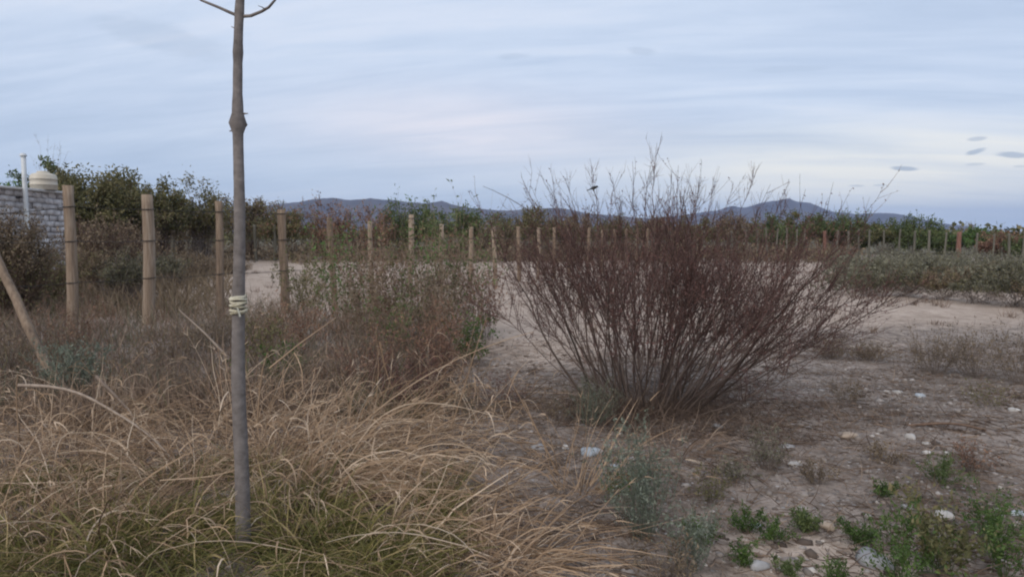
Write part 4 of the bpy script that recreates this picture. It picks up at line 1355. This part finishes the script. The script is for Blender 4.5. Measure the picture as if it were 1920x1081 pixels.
def make_weeds():
    Wd = weed
    # tall half-leafy growth along the fence
    F = "tall weedy shrubs along the fence"
    Wd("weedy_shrub", "tall weedy shrub with small green leaves hiding the fifth fence post", 640, 610, 1.82, 1.25, "green_leaf", "dead_wood_twig", 44, 837, 0.055, F, "shrub", Y=11.0)
    Wd("weedy_shrub", "rusty weedy shrub just past the fifth fence post", 715, 620, 1.53, 1.20, "rust_leaf", "dead_wood_twig", 60, 1650, 0.05, F, "shrub", Y=10.6)
    Wd("weedy_shrub", "tall green weedy shrub whose leafy tip reaches above the ridge", 850, 620, 1.90, 1.50, "green_leaf", "dead_wood_twig", 52, 930, 0.06, F, "shrub", Y=10.4)
    Wd("weedy_shrub", "dry beige weedy shrub between the rusty and the tall green ones", 785, 620, 1.42, 1.20, "dun_leaf", "grey_twig", 64, 1350, 0.05, F, "shrub", Y=9.8)
    Wd("weedy_shrub", "yellow green weedy shrub behind the fifth fence post", 575, 620, 1.16, 1.00, "olive_leaf", "brown_twig", 44, 1350, 0.05, F, "shrub", Y=12.0)
    Wd("weedy_shrub", "thin twig with a leafy tip standing against the sky beside the bare shrub", 893, 640, 2.15, 0.30, "green_leaf", "dead_wood_twig", 4, 110, 0.05, F, "shrub", Y=9.0)
    Wd("weedy_shrub", "dark green leafy clump at the brush's end beside the open sand", 885, 650, 0.72, 0.7, "weed_leaf", "brown_twig", 26, 825, 0.045, F, "shrub", Y=8.4)
    Wd("weedy_shrub", "small green creeper clump beside the slim trunk", 525, 700, 0.55, 0.9, "weed_leaf", "brown_twig", 24, 750, 0.04, F, "shrub", Y=7.2)
    Wd("weedy_shrub", "beige weedy shrub with rusty leaves under the tall green one's far side", 905, 620, 1.22, 1.10, "rust_leaf", "grey_twig", 56, 1350, 0.045, F, "shrub", Y=10.2)
    Wd("weedy_shrub", "dun weedy shrub with a loose top in front of the sixth post", 690, 640, 1.58, 1.00, "dun_leaf", "dead_wood_twig", 50, 1200, 0.05, F, "shrub", Y=9.6)
    Wd("weedy_shrub", "dun weedy shrub with a loose top in front of the eighth post", 815, 640, 1.58, 1.00, "dun_leaf", "dead_wood_twig", 50, 1200, 0.05, F, "shrub", Y=9.2)
    Wd("weedy_shrub", "rusty weedy shrub at the foot of the smooth tan post", 560, 640, 0.75, 1.1, "rust_leaf", "dead_wood_twig", 40, 975, 0.04, F, "shrub", Y=9.4)
    Wd("weedy_shrub", "leafy green weedy shrub low in front of the seventh post", 745, 640, 0.95, 0.9, "green_leaf", "dead_wood_twig", 36, 604, 0.05, F, "shrub", Y=9.0)
    Wd("weedy_shrub", "rusty weedy shrub rising behind the long slanting stalk", 830, 660, 0.85, 0.9, "rust_leaf", "dead_wood_twig", 40, 975, 0.04, F, "shrub", Y=8.4)
    Wd("weedy_shrub", "yellow green weedy shrub just behind the tied trunk", 490, 660, 0.7, 0.9, "olive_leaf", "brown_twig", 36, 825, 0.04, F, "shrub", Y=8.2)
    for (px, Yw, h, w, n, nl, leaf, l) in ((655, 10.4, 2.0, 0.9, 20, 520, "bright_leaf", "wispy yellow green shrub reaching above the fifth fence post"),
                                          (735, 10.0, 1.9, 0.9, 18, 360, "olive_leaf", "wispy olive shrub between the sixth and seventh fence posts"),
                                          (800, 9.8, 1.8, 0.9, 18, 400, "bright_leaf", "wispy light green shrub in front of the eighth fence post"),
                                          (868, 10.6, 2.1, 0.9, 20, 520, "green_leaf", "wispy green shrub overlapping the ninth and tenth fence posts"),
                                          (590, 11.4, 1.6, 0.9, 18, 360, "olive_leaf", "wispy olive shrub between the smooth tan post and the fifth post")):
        Wd("weedy_shrub", l, px, 640, h, w, leaf, "dead_wood_twig", n, nl, 0.06, F, "shrub", Y=Yw, up=0.8)
    # dry brush
    B = "dry brush between the grass and the fence"
    Wd("dry_bush", "rust brown dry bush in front of the dark green clump", 820, 740, 0.72, 1.1, "rust_leaf", "red_twig", 60, 1800, 0.028, B, "bush", Y=7.0)
    Wd("dry_bush", "rust brown dry bush behind the largest straw tussock", 690, 760, 0.75, 1.2, "rust_leaf", "red_twig", 60, 1600, 0.028, B, "bush", Y=6.6)
    Wd("dry_bush", "purplish brown dry bush beside the broken stalk", 770, 770, 0.55, 1.1, "red_bud", "red_twig", 70, 1500, 0.022, B, "bush", Y=6.0)
    Wd("dry_bush", "grey brown dry bush directly behind the slim trunk", 560, 770, 0.62, 1.2, "dun_leaf", "grey_twig", 60, 1300, 0.03, B, "bush", Y=6.6)
    Wd("dry_bush", "greyish dry bush at the foot of the second fence post", 320, 700, 0.62, 1.3, "dun_leaf", "grey_twig", 60, 1300, 0.03, B, "bush", Y=8.2)
    Wd("dry_bush", "greyish dry bush at the foot of the third fence post", 405, 680, 0.66, 1.3, "dun_leaf", "grey_twig", 60, 1300, 0.03, B, "bush", Y=9.2)
    Wd("dry_bush", "beige dry bush at the foot of the smooth tan post", 500, 660, 0.62, 1.4, "dun_leaf", "dead_wood_twig", 60, 1500, 0.03, B, "bush", Y=10.2)
    Wd("dry_bush", "rusty dry bush at the foot of the first fence post", 120, 700, 0.85, 1.2, "rust_leaf", "brown_twig", 50, 900, 0.03, B, "bush", Y=8.0)
    Wd("dry_bush", "brown dry bush under the slanting pole", 20, 720, 0.8, 1.3, "dun_leaf", "brown_twig", 60, 1200, 0.03, B, "bush", Y=7.2)
    Wd("dry_bush", "grey brown dry bush between the silver plant and the slim trunk", 330, 770, 0.55, 1.2, "dun_leaf", "grey_twig", 64, 1000, 0.028, B, "bush", Y=6.2)
    Wd("dry_bush", "purplish dry bush just in front of the open sand", 930, 770, 0.35, 0.9, "red_bud", "grey_twig", 50, 700, 0.02, B, "bush", Y=6.2)
    # silvery plants
    S = "silver-leaved plants"
    Wd("silver_plant", "pale silver-green plant beside the slanting pole", 140, 740, 0.60, 0.75, "silver_leaf", "silver_leaf", 46, 1800, 0.03, S, "plant", Y=6.4, up=0.7)
    Wd("silver_plant", "silver-green plant between the straw and the bare soil near the bottom", 1205, 1000, 0.58, 0.62, "silver_leaf", "silver_leaf", 46, 1500, 0.022, S, "plant", up=0.8)
    Wd("silver_plant", "small silver-green plant at the bottom edge before the bare soil", 1290, 1050, 0.34, 0.4, "silver_leaf", "silver_leaf", 26, 700, 0.02, S, "plant", up=0.8)
    Wd("silver_plant", "faint grey-green plant left of the shrub's foot", 1110, 800, 0.42, 0.7, "sage_leaf", "silver_leaf", 40, 900, 0.02, S, "plant")
    Wd("silver_plant", "grey-green plant to the right of the shrub's foot, over brown litter", 1440, 880, 0.30, 0.4, "sage_leaf", "grey_twig", 30, 600, 0.02, S, "plant")
    # green weeds on the bare soil
    Gw = "green weeds on the bare ground"
    lab = ((1762, 1056, 0.26, 0.36, "largest green weed, at the bottom edge of the bare soil"),
           (1690, 1075, 0.24, 0.36, "green weed at the bottom edge beside the largest one"),
           (1615, 1005, 0.16, 0.28, "bushy green weed behind the flat grey stone"),
           (1400, 985, 0.14, 0.24, "small green weed behind the bluish pebble"),
           (1512, 985, 0.12, 0.2, "small green weed beside the round tan stone"),
           (1765, 912, 0.18, 0.34, "green weed sprawling alone on the stony ground"),
           (1860, 1005, 0.30, 0.36, "thin dark weed near the picture's edge above the bottom one"),
           (1885, 1070, 0.24, 0.26, "green weed in the bottom corner by the picture's edge"),
           (1455, 1000, 0.13, 0.22, "dark small weed between two pebbles on the soil"),
           (1320, 1010, 0.13, 0.22, "tiny green weed next to the silver-green plant"),
           (1480, 1062, 0.10, 0.16, "tiny weed at the bottom edge beside the round dark stone"),
           (1390, 1045, 0.12, 0.14, "sprig of weed on the pale sandy patch"),
           (1660, 930, 0.10, 0.16, "sprig of weed in the middle of the stony ground"),
           (1570, 1080, 0.12, 0.2, "low weed at the bottom edge below the flat grey stone"))
    for (px, py, h, w, l) in lab:
        big = py > 1050 and px > 1600
        Wd("green_weed", l, px, py, h * (1.5 if big else 1.05), w * (1.35 if big else 1.0), ("weed_leaf", "weed_leaf", "green_leaf", "olive_leaf", "weed_leaf")[(px + py) % 5], "weed_leaf", int(9 + w * 46), int(160 + 2300 * w), (0.030 if big else 0.022) * (0.75 + (px % 5) * 0.12), Gw, "weed", stem_r=0.0016, up=0.2, droopy=(px % 7) * 0.12)
    L = "dull low plants among the gravel"
    for (px, py, h, w, leaf, l) in ((1330, 940, 0.22, 0.4, "olive_leaf", "dull olive plant in the litter beyond the silver-green plant"),
                                    (1250, 1075, 0.22, 0.4, "dun_leaf", "dry tan plant at the bottom edge by the silver-green plants"),
                                    (1530, 905, 0.16, 0.35, "dun_leaf", "dry plant lying open beside the flat white stone"),
                                    (1655, 870, 0.16, 0.4, "dun_leaf", "dry brown plant in the middle of the stony ground"),
                                    (1590, 750, 0.24, 0.5, "dun_leaf", "dry brown plant at the back of the stony ground"),
                                    (1850, 760, 0.30, 0.7, "olive_leaf", "brownish olive plant behind the white stone near the picture's edge"),
                                    (1820, 890, 0.22, 0.3, "rust_leaf", "rusty plant behind the sprawling green weed"),
                                    (1170, 935, 0.22, 0.4, "weed_leaf", "small leafy plant hidden between the straw and the silver-green plant"),
                                    (1380, 905, 0.2, 0.4, "sage_leaf", "dull grey plant in the litter before the shrub"),
                                    (1050, 790, 0.22, 0.5, "dun_leaf", "dry plant on the soil between the straw and the shrub")):
        Wd("low_plant", l, px, py, h, w, leaf, "grey_twig", 26, 420, 0.02, L, "plant", up=0.2, stem_r=0.0016)
    # grey dry weeds on the near edge of the sand
    D = "dry weeds along the near edge of the sand"
    for (px, py, h, w, l) in ((1750, 690, 0.5, 0.9, "grey dry weed clump on the near edge of the sand, first from the shrub"),
                              (1835, 700, 0.55, 1.0, "grey dry weed clump between its two like neighbours on the sand's near edge"),
                              (1915, 715, 0.6, 1.0, "grey dry weed clump at the picture's edge on the sand's near side"),
                              (1560, 668, 0.3, 0.8, "low dry weed clump under the drooping end of the shrub"),
                              (1630, 672, 0.26, 0.7, "small dry weed clump beyond the drooping end of the shrub"),
                              (1990, 705, 0.5, 1.0, "grey dry weed clump just outside the picture's edge")):
        Wd("dry_weed", l, px, py, h * 1.15, w * 1.15, "dun_leaf", "grey_twig", 60, 1000, 0.026, D, "weed", up=0.6)


make_weeds()


# ------------------------------------------------------------------ uncountable ground cover
def scatter(n, px0, px1, y0, y1, r, power=1.0):
    Y = y0 + (y1 - y0) * r.uniform(0, 1, n) ** power
    px = r.uniform(px0, px1, n)
    return (px - 960) / FPX * Y, Y, px


def make_cover():
    r = np.random.default_rng(55)
    # dry standing grass, densest to the left and near
    g = Geo()
    n = 30000
    X, Y, px = scatter(n, -200, 1240, 2.5, 9.0, r, 1.25)
    dens = np.clip((1080 - px) / 300, 0, 1) * (0.2 + 0.65 * (wavy(X, Y, 0.9, 4) > 0.0)) * np.clip((7.6 - Y) / 2.5, 0.08, 1)
    k = r.uniform(0, 1, n) < np.maximum(dens, 0.03)
    k &= ~((np.abs(X - X_at(454, 3.15, 1000)) < 0.36) & (Y < 3.3) & (r.uniform(0, 1, len(X)) < 0.78))
    X, Y, px = X[k], Y[k], px[k]
    n = len(X)
    o = np.stack([X, Y, gz(X, Y) - 0.01], 1)
    d = np.stack([r.normal(0.1, 0.75, n), r.normal(0, 0.6, n), np.ones(n)], 1)
    dr = r.uniform(0.4, 3.4, n)
    hz = unit(d[:, :2] + r.normal(0, 0.6, (n, 2)))
    P = grow(o, d, r.uniform(0.10, 0.44, n) * (0.8 + 0.3 * wavy(X, Y, 1.7, 9)), 6, np.concatenate([hz * dr[:, None] * 0.6, -dr[:, None]], 1), 0.08, r)
    P[:, :, 2] = np.maximum(P[:, :, 2], gz(P[:, :, 0], P[:, :, 1]) + 0.008)
    tint = np.clip(0.32 + 0.34 * wavy(X, Y, 1.0, 13) + r.normal(0, 0.24, n) + 0.35 * (r.uniform(0, 1, n) < 0.12), 0, 1)
    sel = r.uniform(0, 1, n) < 0.12 + 0.22 * (wavy(X, Y, 0.8, 25) > 0.05)
    for m, s in (("straw", sel), ("dead_grass", ~sel)):
        g = Geo()
        ribbon(g, P[s], np.clip(0.0040 * r.lognormal(0, 0.45, s.sum()), 0.002, 0.011), tint[s], r)
        link("dry_grass", g.mesh("dry_grass", m), kind="stuff", label="tangled dry straw grass over the near ground" if m == "straw" else "dull brown dead grass under the straw")
    # coarse broken stalks lying every way through the grass
    n = 950
    X, Y, px = scatter(n, -150, 960, 2.8, 7.2, r, 1.1)
    k = ~((np.abs(X - X_at(454, 3.15, 1000)) < 0.35) & (Y < 3.5))
    X, Y, n = X[k], Y[k], int(k.sum())
    o = np.stack([X, Y, gz(X, Y)], 1)
    a = r.uniform(0, 6.283, n)
    tl = r.uniform(0.3, 2.2, n)
    d = np.stack([np.cos(a) * tl, np.sin(a) * tl * 0.6, np.ones(n)], 1)
    P = grow(o, d, r.uniform(0.3, 0.95, n), 9, np.concatenate([np.stack([np.cos(a), np.sin(a)], 1) * 0.5, -r.uniform(0, 2.4, (n, 1))], 1), 0.09, r)
    P[:, :, 2] = np.maximum(P[:, :, 2], gz(P[:, :, 0], P[:, :, 1]) + 0.02)
    g = Geo()
    tube(g, P, np.clip(0.0022 * r.lognormal(0, 0.4, n), 0.0012, 0.005), 0.0010, np.clip(r.normal(0.58, 0.28, n), 0, 1), 4)
    m = 2600
    idx, kk = r.integers(0, n, m), r.integers(2, 8, m)
    Q = grow(P[idx, kk], r.normal(0, 1, (m, 3)) + np.array([0, 0, 0.8]), r.uniform(0.08, 0.3, m), 7, np.concatenate([r.normal(0, 0.6, (m, 2)), -r.uniform(1.5, 4.5, (m, 1))], 1), 0.08, r)
    Q[:, :, 2] = np.maximum(Q[:, :, 2], gz(Q[:, :, 0], Q[:, :, 1]) + 0.01)
    ribbon(g, Q, r.uniform(0.004, 0.009, m), np.clip(r.normal(0.6, 0.26, m), 0, 1), r)
    link("dry_stalks", g.mesh("dry_stalks", "straw", True), kind="stuff", label="coarse broken straw stalks lying every way through the grass")
    # green blades low in the near grass
    g = Geo()
    n = 13000
    X, Y, px = scatter(n, -150, 860, 2.4, 4.6, r, 1.2)
    k = (wavy(X, Y, 0.9, 31) + 0.45 * (3.6 - Y) > -0.15)
    k &= ~((np.abs(X - X_at(454, 3.15, 1000)) < 0.18) & (Y < 3.25) & (r.uniform(0, 1, len(X)) < 0.6))
    X, Y = X[k], Y[k]
    n = len(X)
    o = np.stack([X, Y, gz(X, Y) - 0.01], 1)
    d = np.stack([r.normal(0.1, 0.4, n), r.normal(0, 0.4, n), np.ones(n)], 1)
    P = grow(o, d, r.uniform(0.10, 0.30, n), 6, np.concatenate([unit(d[:, :2]) * 0.5, np.full((n, 1), -0.9)], 1), 0.07, r)
    ribbon(g, P, 0.0048 * r.uniform(0.6, 1.4, n), np.clip(r.normal(0.5, 0.25, n), 0, 1), r)
    link("green_grass", g.mesh("green_grass", "green_grass"), kind="stuff", label="short green grass blades under the straw")
    # dead twiggy weeds, ankle high, between the grass and the fence
    g = Geo()
    n = 26000
    X, Y, px = scatter(n, -300, 900, 5.5, 17, r, 1.3)
    k = r.uniform(0, 1, n) < np.clip((930 - px) / 150, 0, 1) * np.clip((17 - Y) / 5, 0, 1)
    X, Y = X[k], Y[k]
    n = len(X)
    o = np.stack([X, Y, gz(X, Y)], 1)
    d = np.stack([r.normal(0, 0.5, n), r.normal(0, 0.5, n), np.ones(n)], 1)
    P = grow(o, d, r.uniform(0.15, 0.6, n) * (0.85 + 0.5 * wavy(X, Y, 2.0, 17)), 5, (0, 0, 0.1), 0.2, r)
    w = 0.0062 * r.lognormal(0, 0.4, n)
    tn = np.clip(0.42 + 0.3 * wavy(X, Y, 2.2, 3) + r.normal(0, 0.22, n), 0, 1)
    q = wavy(X, Y, 1.7, 7) + r.normal(0, 0.16, n)
    for m, s, l in (("dead_grass", q < 0.08, "dull dead weeds in front of the fence"), ("sage_leaf", (q >= 0.08) & (q < 0.30), "grey-green low weeds in patches before the fence"),
                    ("olive_leaf", (q >= 0.30) & (q < 0.42), "olive low weeds in patches before the fence"), ("rust_leaf", q >= 0.42, "rusty low weeds in patches before the fence")):
        g = Geo()
        ribbon(g, P[s], w[s], tn[s], r)
        link("low_weeds", g.mesh("low_weeds", m), kind="stuff", label=l)
    # knee-high dull weeds over the ground behind the first fence posts
    g = Geo()
    n = 9000
    X, Y, px = scatter(n, 20, 470, 12.5, 38, r, 1.0)
    k = r.uniform(0, 1, n) < np.clip((460 - px) / 120, 0, 1)
    X, Y = X[k], Y[k]
    n = len(X)
    o = np.stack([X, Y, gz(X, Y)], 1)
    d = np.stack([r.normal(0, 0.5, n), r.normal(0, 0.5, n), np.ones(n)], 1)
    P = grow(o, d, r.uniform(0.25, 0.75, n), 4, (0, 0, 0.1), 0.2, r)
    ribbon(g, P, 0.0012 * Y * r.uniform(0.6, 1.6, n), np.clip(0.45 + 0.25 * wavy(X, Y, 3.2, 3) + r.normal(0, 0.2, n), 0, 1), r)
    link("dead_weeds", g.mesh("dead_weeds", "dun_leaf"), kind="stuff", label="dull weeds on the ground behind the first fence posts")
    # rusty litter heaped under the shrub
    g = Geo()
    n = 5200
    a, q = r.uniform(0, 6.283, n), np.abs(r.normal(0, 0.55, n))
    X, Y = SH[0] + np.cos(a) * q * 1.35, SH[1] - 0.35 + np.sin(a) * q * 0.9
    o = np.stack([X, Y, gz(X, Y)], 1)
    d = np.stack([r.normal(0, 0.9, n), r.normal(0, 0.9, n), r.uniform(0.1, 1, n)], 1)
    P = grow(o, d, r.uniform(0.06, 0.26, n), 4, (0, 0, -0.5), 0.25, r)
    P[:, :, 2] = np.maximum(P[:, :, 2], gz(P[:, :, 0], P[:, :, 1]) + 0.004)
    ribbon(g, P, 0.0045 * r.uniform(0.6, 1.6, n), np.clip(r.normal(0.4, 0.25, n), 0, 1), r)
    link("plant_litter", g.mesh("plant_litter", "litter"), kind="stuff", label="rusty dead stalks heaped round the foot of the bare shrub")
    # sparse low dead growth on the right and under the shrub
    g = Geo()
    n = 16000
    X, Y, px = scatter(n, 950, 2050, 2.6, 9.5, r, 1.0)
    k = r.uniform(0, 1, n) < np.clip(0.30 + 0.6 * wavy(X, Y, 1.6, 14), 0.05, 1)
    X, Y = X[k], Y[k]
    n = len(X)
    o = np.stack([X, Y, gz(X, Y)], 1)
    d = np.stack([r.normal(0, 0.8, n), r.normal(0, 0.8, n), r.uniform(0.15, 1, n)], 1)
    P = grow(o, d, r.uniform(0.05, 0.22, n), 5, (0, 0, -0.3), 0.2, r)
    P[:, :, 2] = np.maximum(P[:, :, 2], gz(P[:, :, 0], P[:, :, 1]) + 0.004)
    ribbon(g, P, 0.0035 * r.uniform(0.6, 1.6, n), np.clip(r.normal(0.42, 0.24, n), 0, 1), r)
    link("dead_weeds", g.mesh("dead_weeds", "dead_grass"), kind="stuff", label="sparse dead stalks on the stony ground")
    # litter lying flat
    g = Geo()
    n = 14000
    X, Y, px = scatter(n, -100, 2050, 2.6, 10, r, 1.1)
    o = np.stack([X, Y, gz(X, Y) + 0.006], 1)
    a = r.uniform(0, 6.283, n)
    P = grow(o, np.stack([np.cos(a), np.sin(a), np.zeros(n)], 1), r.uniform(0.03, 0.16, n), 4, (0, 0, 0), 0.15, r)
    P[:, :, 2] = gz(P[:, :, 0], P[:, :, 1]) + r.uniform(0.003, 0.014, (n, 1))
    ribbon(g, P, 0.0042 * r.uniform(0.5, 1.8, n), np.clip(r.normal(0.4, 0.25, n), 0, 1), r)
    link("plant_litter", g.mesh("plant_litter", "dead_grass"), kind="stuff", label="broken stalks and twigs lying on the soil")
    # clods of dark crust and heaps of rotted stalks
    g = Geo()
    n = 3400
    X, Y, px = scatter(n, 850, 2050, 2.7, 10.0, r, 1.0)
    k = wavy(X, Y, 1.4, 19) + r.normal(0, 0.25, n) > 0.05
    X, Y = X[k], Y[k]
    n = len(X)
    sz = np.clip(r.lognormal(math.log(0.017), 0.5, n), 0.006, 0.05)
    pebbles(g, np.stack([X, Y, gz(X, Y)], 1), sz, np.clip(r.normal(0.4, 0.25, n), 0, 1), r, 0.5)
    link("dirt_clods", g.mesh("dirt_clods", "dirt"), kind="stuff", label="dark crumbled clods on the bare ground")
    g = Geo()
    n = 9000
    X, Y, px = scatter(n, 980, 2050, 3.0, 9.5, r, 1.0)
    k = wavy(X, Y * 1.8, 1.8, 27) + r.normal(0, 0.15, n) > 0.12
    X, Y = X[k], Y[k]
    n = len(X)
    o = np.stack([X, Y, gz(X, Y) + 0.004], 1)
    d = np.stack([r.normal(0, 1, n), r.normal(0, 1, n), r.uniform(0, 0.5, n)], 1)
    P = grow(o, d, r.uniform(0.06, 0.26, n), 5, (0, 0, -0.5), 0.2, r)
    P[:, :, 2] = np.maximum(P[:, :, 2], gz(P[:, :, 0], P[:, :, 1]) + 0.003)
    ribbon(g, P, 0.0045 * r.uniform(0.5, 1.8, n), np.clip(r.normal(0.35, 0.25, n), 0, 1), r)
    link("plant_litter", g.mesh("plant_litter", "litter"), kind="stuff", label="brown patches of rotted stalks on the stony ground")
    # small weeds dotted over the sand
    g = Geo()
    n = 240
    X, Y, px = scatter(n, 350, 2050, 9.5, 42, r, 1.0)
    kk = 26
    c = np.repeat(np.stack([X, Y, gz(X, Y)], 1), kk, 0)
    d = np.stack([r.normal(0, 0.6, n * kk), r.normal(0, 0.6, n * kk), np.ones(n * kk)], 1)
    P = grow(c + np.concatenate([r.normal(0, 0.06, (n * kk, 2)), np.zeros((n * kk, 1))], 1), d, np.repeat(r.uniform(0.08, 0.3, n), kk), 4, (0, 0, 0), 0.15, r)
    ribbon(g, P, 0.009, np.clip(r.normal(0.35, 0.2, n * kk), 0, 1), r)
    link("dry_tufts", g.mesh("dry_tufts", "dead_grass"), kind="stuff", label="small dry tufts dotted over the sand")
    # gravel
    g = Geo()
    n = 4400
    X, Y, px = scatter(n, 850, 2050, 2.7, 10.5, r, 1.0)
    X2, Y2 = X_at(1740, 6.9) + r.normal(0, 1.0, 1500), 6.9 + r.normal(0, 0.7, 1500)
    X, Y, n = np.append(X, X2), np.append(Y, Y2), n + 1500
    s = r.lognormal(math.log(0.010), 0.5, n)
    pebbles(g, np.stack([X, Y, gz(X, Y) + s * 0.15], 1), np.clip(s, 0.004, 0.035), np.clip(r.normal(0.42, 0.25, n), 0, 1), r)
    link("gravel", g.mesh("gravel", "pebble"), kind="stuff", label="grey and pale gravel strewn over the bare ground")


make_cover()


# ------------------------------------------------------------------ single stones
def make_stones():
    S = "single stones on the bare ground"
    data = ((1108, 862, 0.055, "stone_blue", "pale bluish stone at the edge of the straw"),
            (1010, 852, 0.04, "stone_grey", "flat grey stone almost hidden by the arching straw"),
            (1060, 848, 0.028, "stone_pale", "small pinkish pale stone behind the bluish one"),
            (1152, 882, 0.024, "stone_blue", "small bluish stone nearer the shrub than the big bluish one"),
            (1186, 868, 0.026, "stone_grey", "small grey stone beside the silver-green plant"),
            (1552, 978, 0.042, "stone_tan", "round tan stone among the green weeds"),
            (1490, 873, 0.034, "stone_pale", "flat white stone under the shrub's outer stems"),
            (1416, 976, 0.026, "stone_blue", "bluish pebble beside a small green weed"),
            (1636, 1038, 0.075, "stone_grey", "flat grey stone behind the bottom green weeds"),
            (1422, 1048, 0.036, "stone_grey", "round dark grey stone on the pale sandy patch"),
            (1592, 814, 0.045, "stone_tan", "yellowish tan stone in the middle of the stony ground"),
            (1708, 819, 0.04, "stone_pale", "pale pinkish stone beyond the yellowish tan one"),
            (1738, 834, 0.026, "stone_pale", "small white stone just in front of the pale pinkish one"),
            (1738, 856, 0.022, "stone_pale", "small white stone on bare soil in front of the reddish branch"),
            (1774, 857, 0.02, "stone_pale", "tiny white stone beside the small white one on bare soil"),
            (1770, 965, 0.05, "stone_pale", "broad flat pale stone lying in the soil near the picture's edge"),
            (1702, 950, 0.03, "stone_grey", "grey stone beside the broad flat pale one"),
            (1684, 724, 0.035, "stone_pale", "white stone at the far end of the stony ground"),
            (1725, 734, 0.045, "stone_blue", "largest bluish white stone at the far end of the stony ground"),
            (1400, 762, 0.03, "stone_pale", "white stone at the shrub's foot"),
            (1910, 962, 0.03, "stone_blue", "bluish stone at the picture's edge behind the thin dark weed"),
            (1345, 800, 0.04, "stone_grey", "grey stone in the brown litter under the shrub"),
            (1475, 838, 0.04, "stone_grey", "grey stone between the shrub and the flat white one"),
            (1900, 772, 0.04, "stone_pale", "white stone behind the reddish branch at the picture's edge"))
    for i, (px, py, s, mat, l) in enumerate(data):
        r = np.random.default_rng(400 + i)
        X, Y = spot(px, py)
        # a subdivided rough stone
        n1, n2 = 9, 14
        th = np.linspace(0, math.pi, n1)[:, None]
        ph = np.linspace(0, 2 * math.pi, n2, endpoint=False)[None]
        rad = 1 + 0.16 * np.sin(3 * ph + r.uniform(0, 6)) * np.sin(th) + 0.1 * np.sin(5 * th + 2 * ph + r.uniform(0, 6)) * np.sin(th) + r.normal(0, 0.03, (n1, n2)) * np.sin(th)
        ax = r.uniform(0.8, 1.35, 3) * np.array([1.15, 1.0, 0.58])
        V = np.stack([rad * np.sin(th) * np.cos(ph) * ax[0], rad * np.sin(th) * np.sin(ph) * ax[1], rad * np.cos(th) * np.ones_like(ph) * ax[2]], -1) * s
        k = np.arange(n1 - 1)[:, None] * n2
        j = np.arange(n2)[None]
        F = np.stack([k + j, k + n2 + j, k + n2 + (j + 1) % n2, k + (j + 1) % n2], -1).reshape(-1, 4)
        g = Geo()
        g.add(V, F, 0.5)
        link("stone", g.mesh("stone", mat, True), loc=(X, Y, float(gz(X, Y)) + s * 0.18), label=l, cat="stone", group=S)


make_stones()
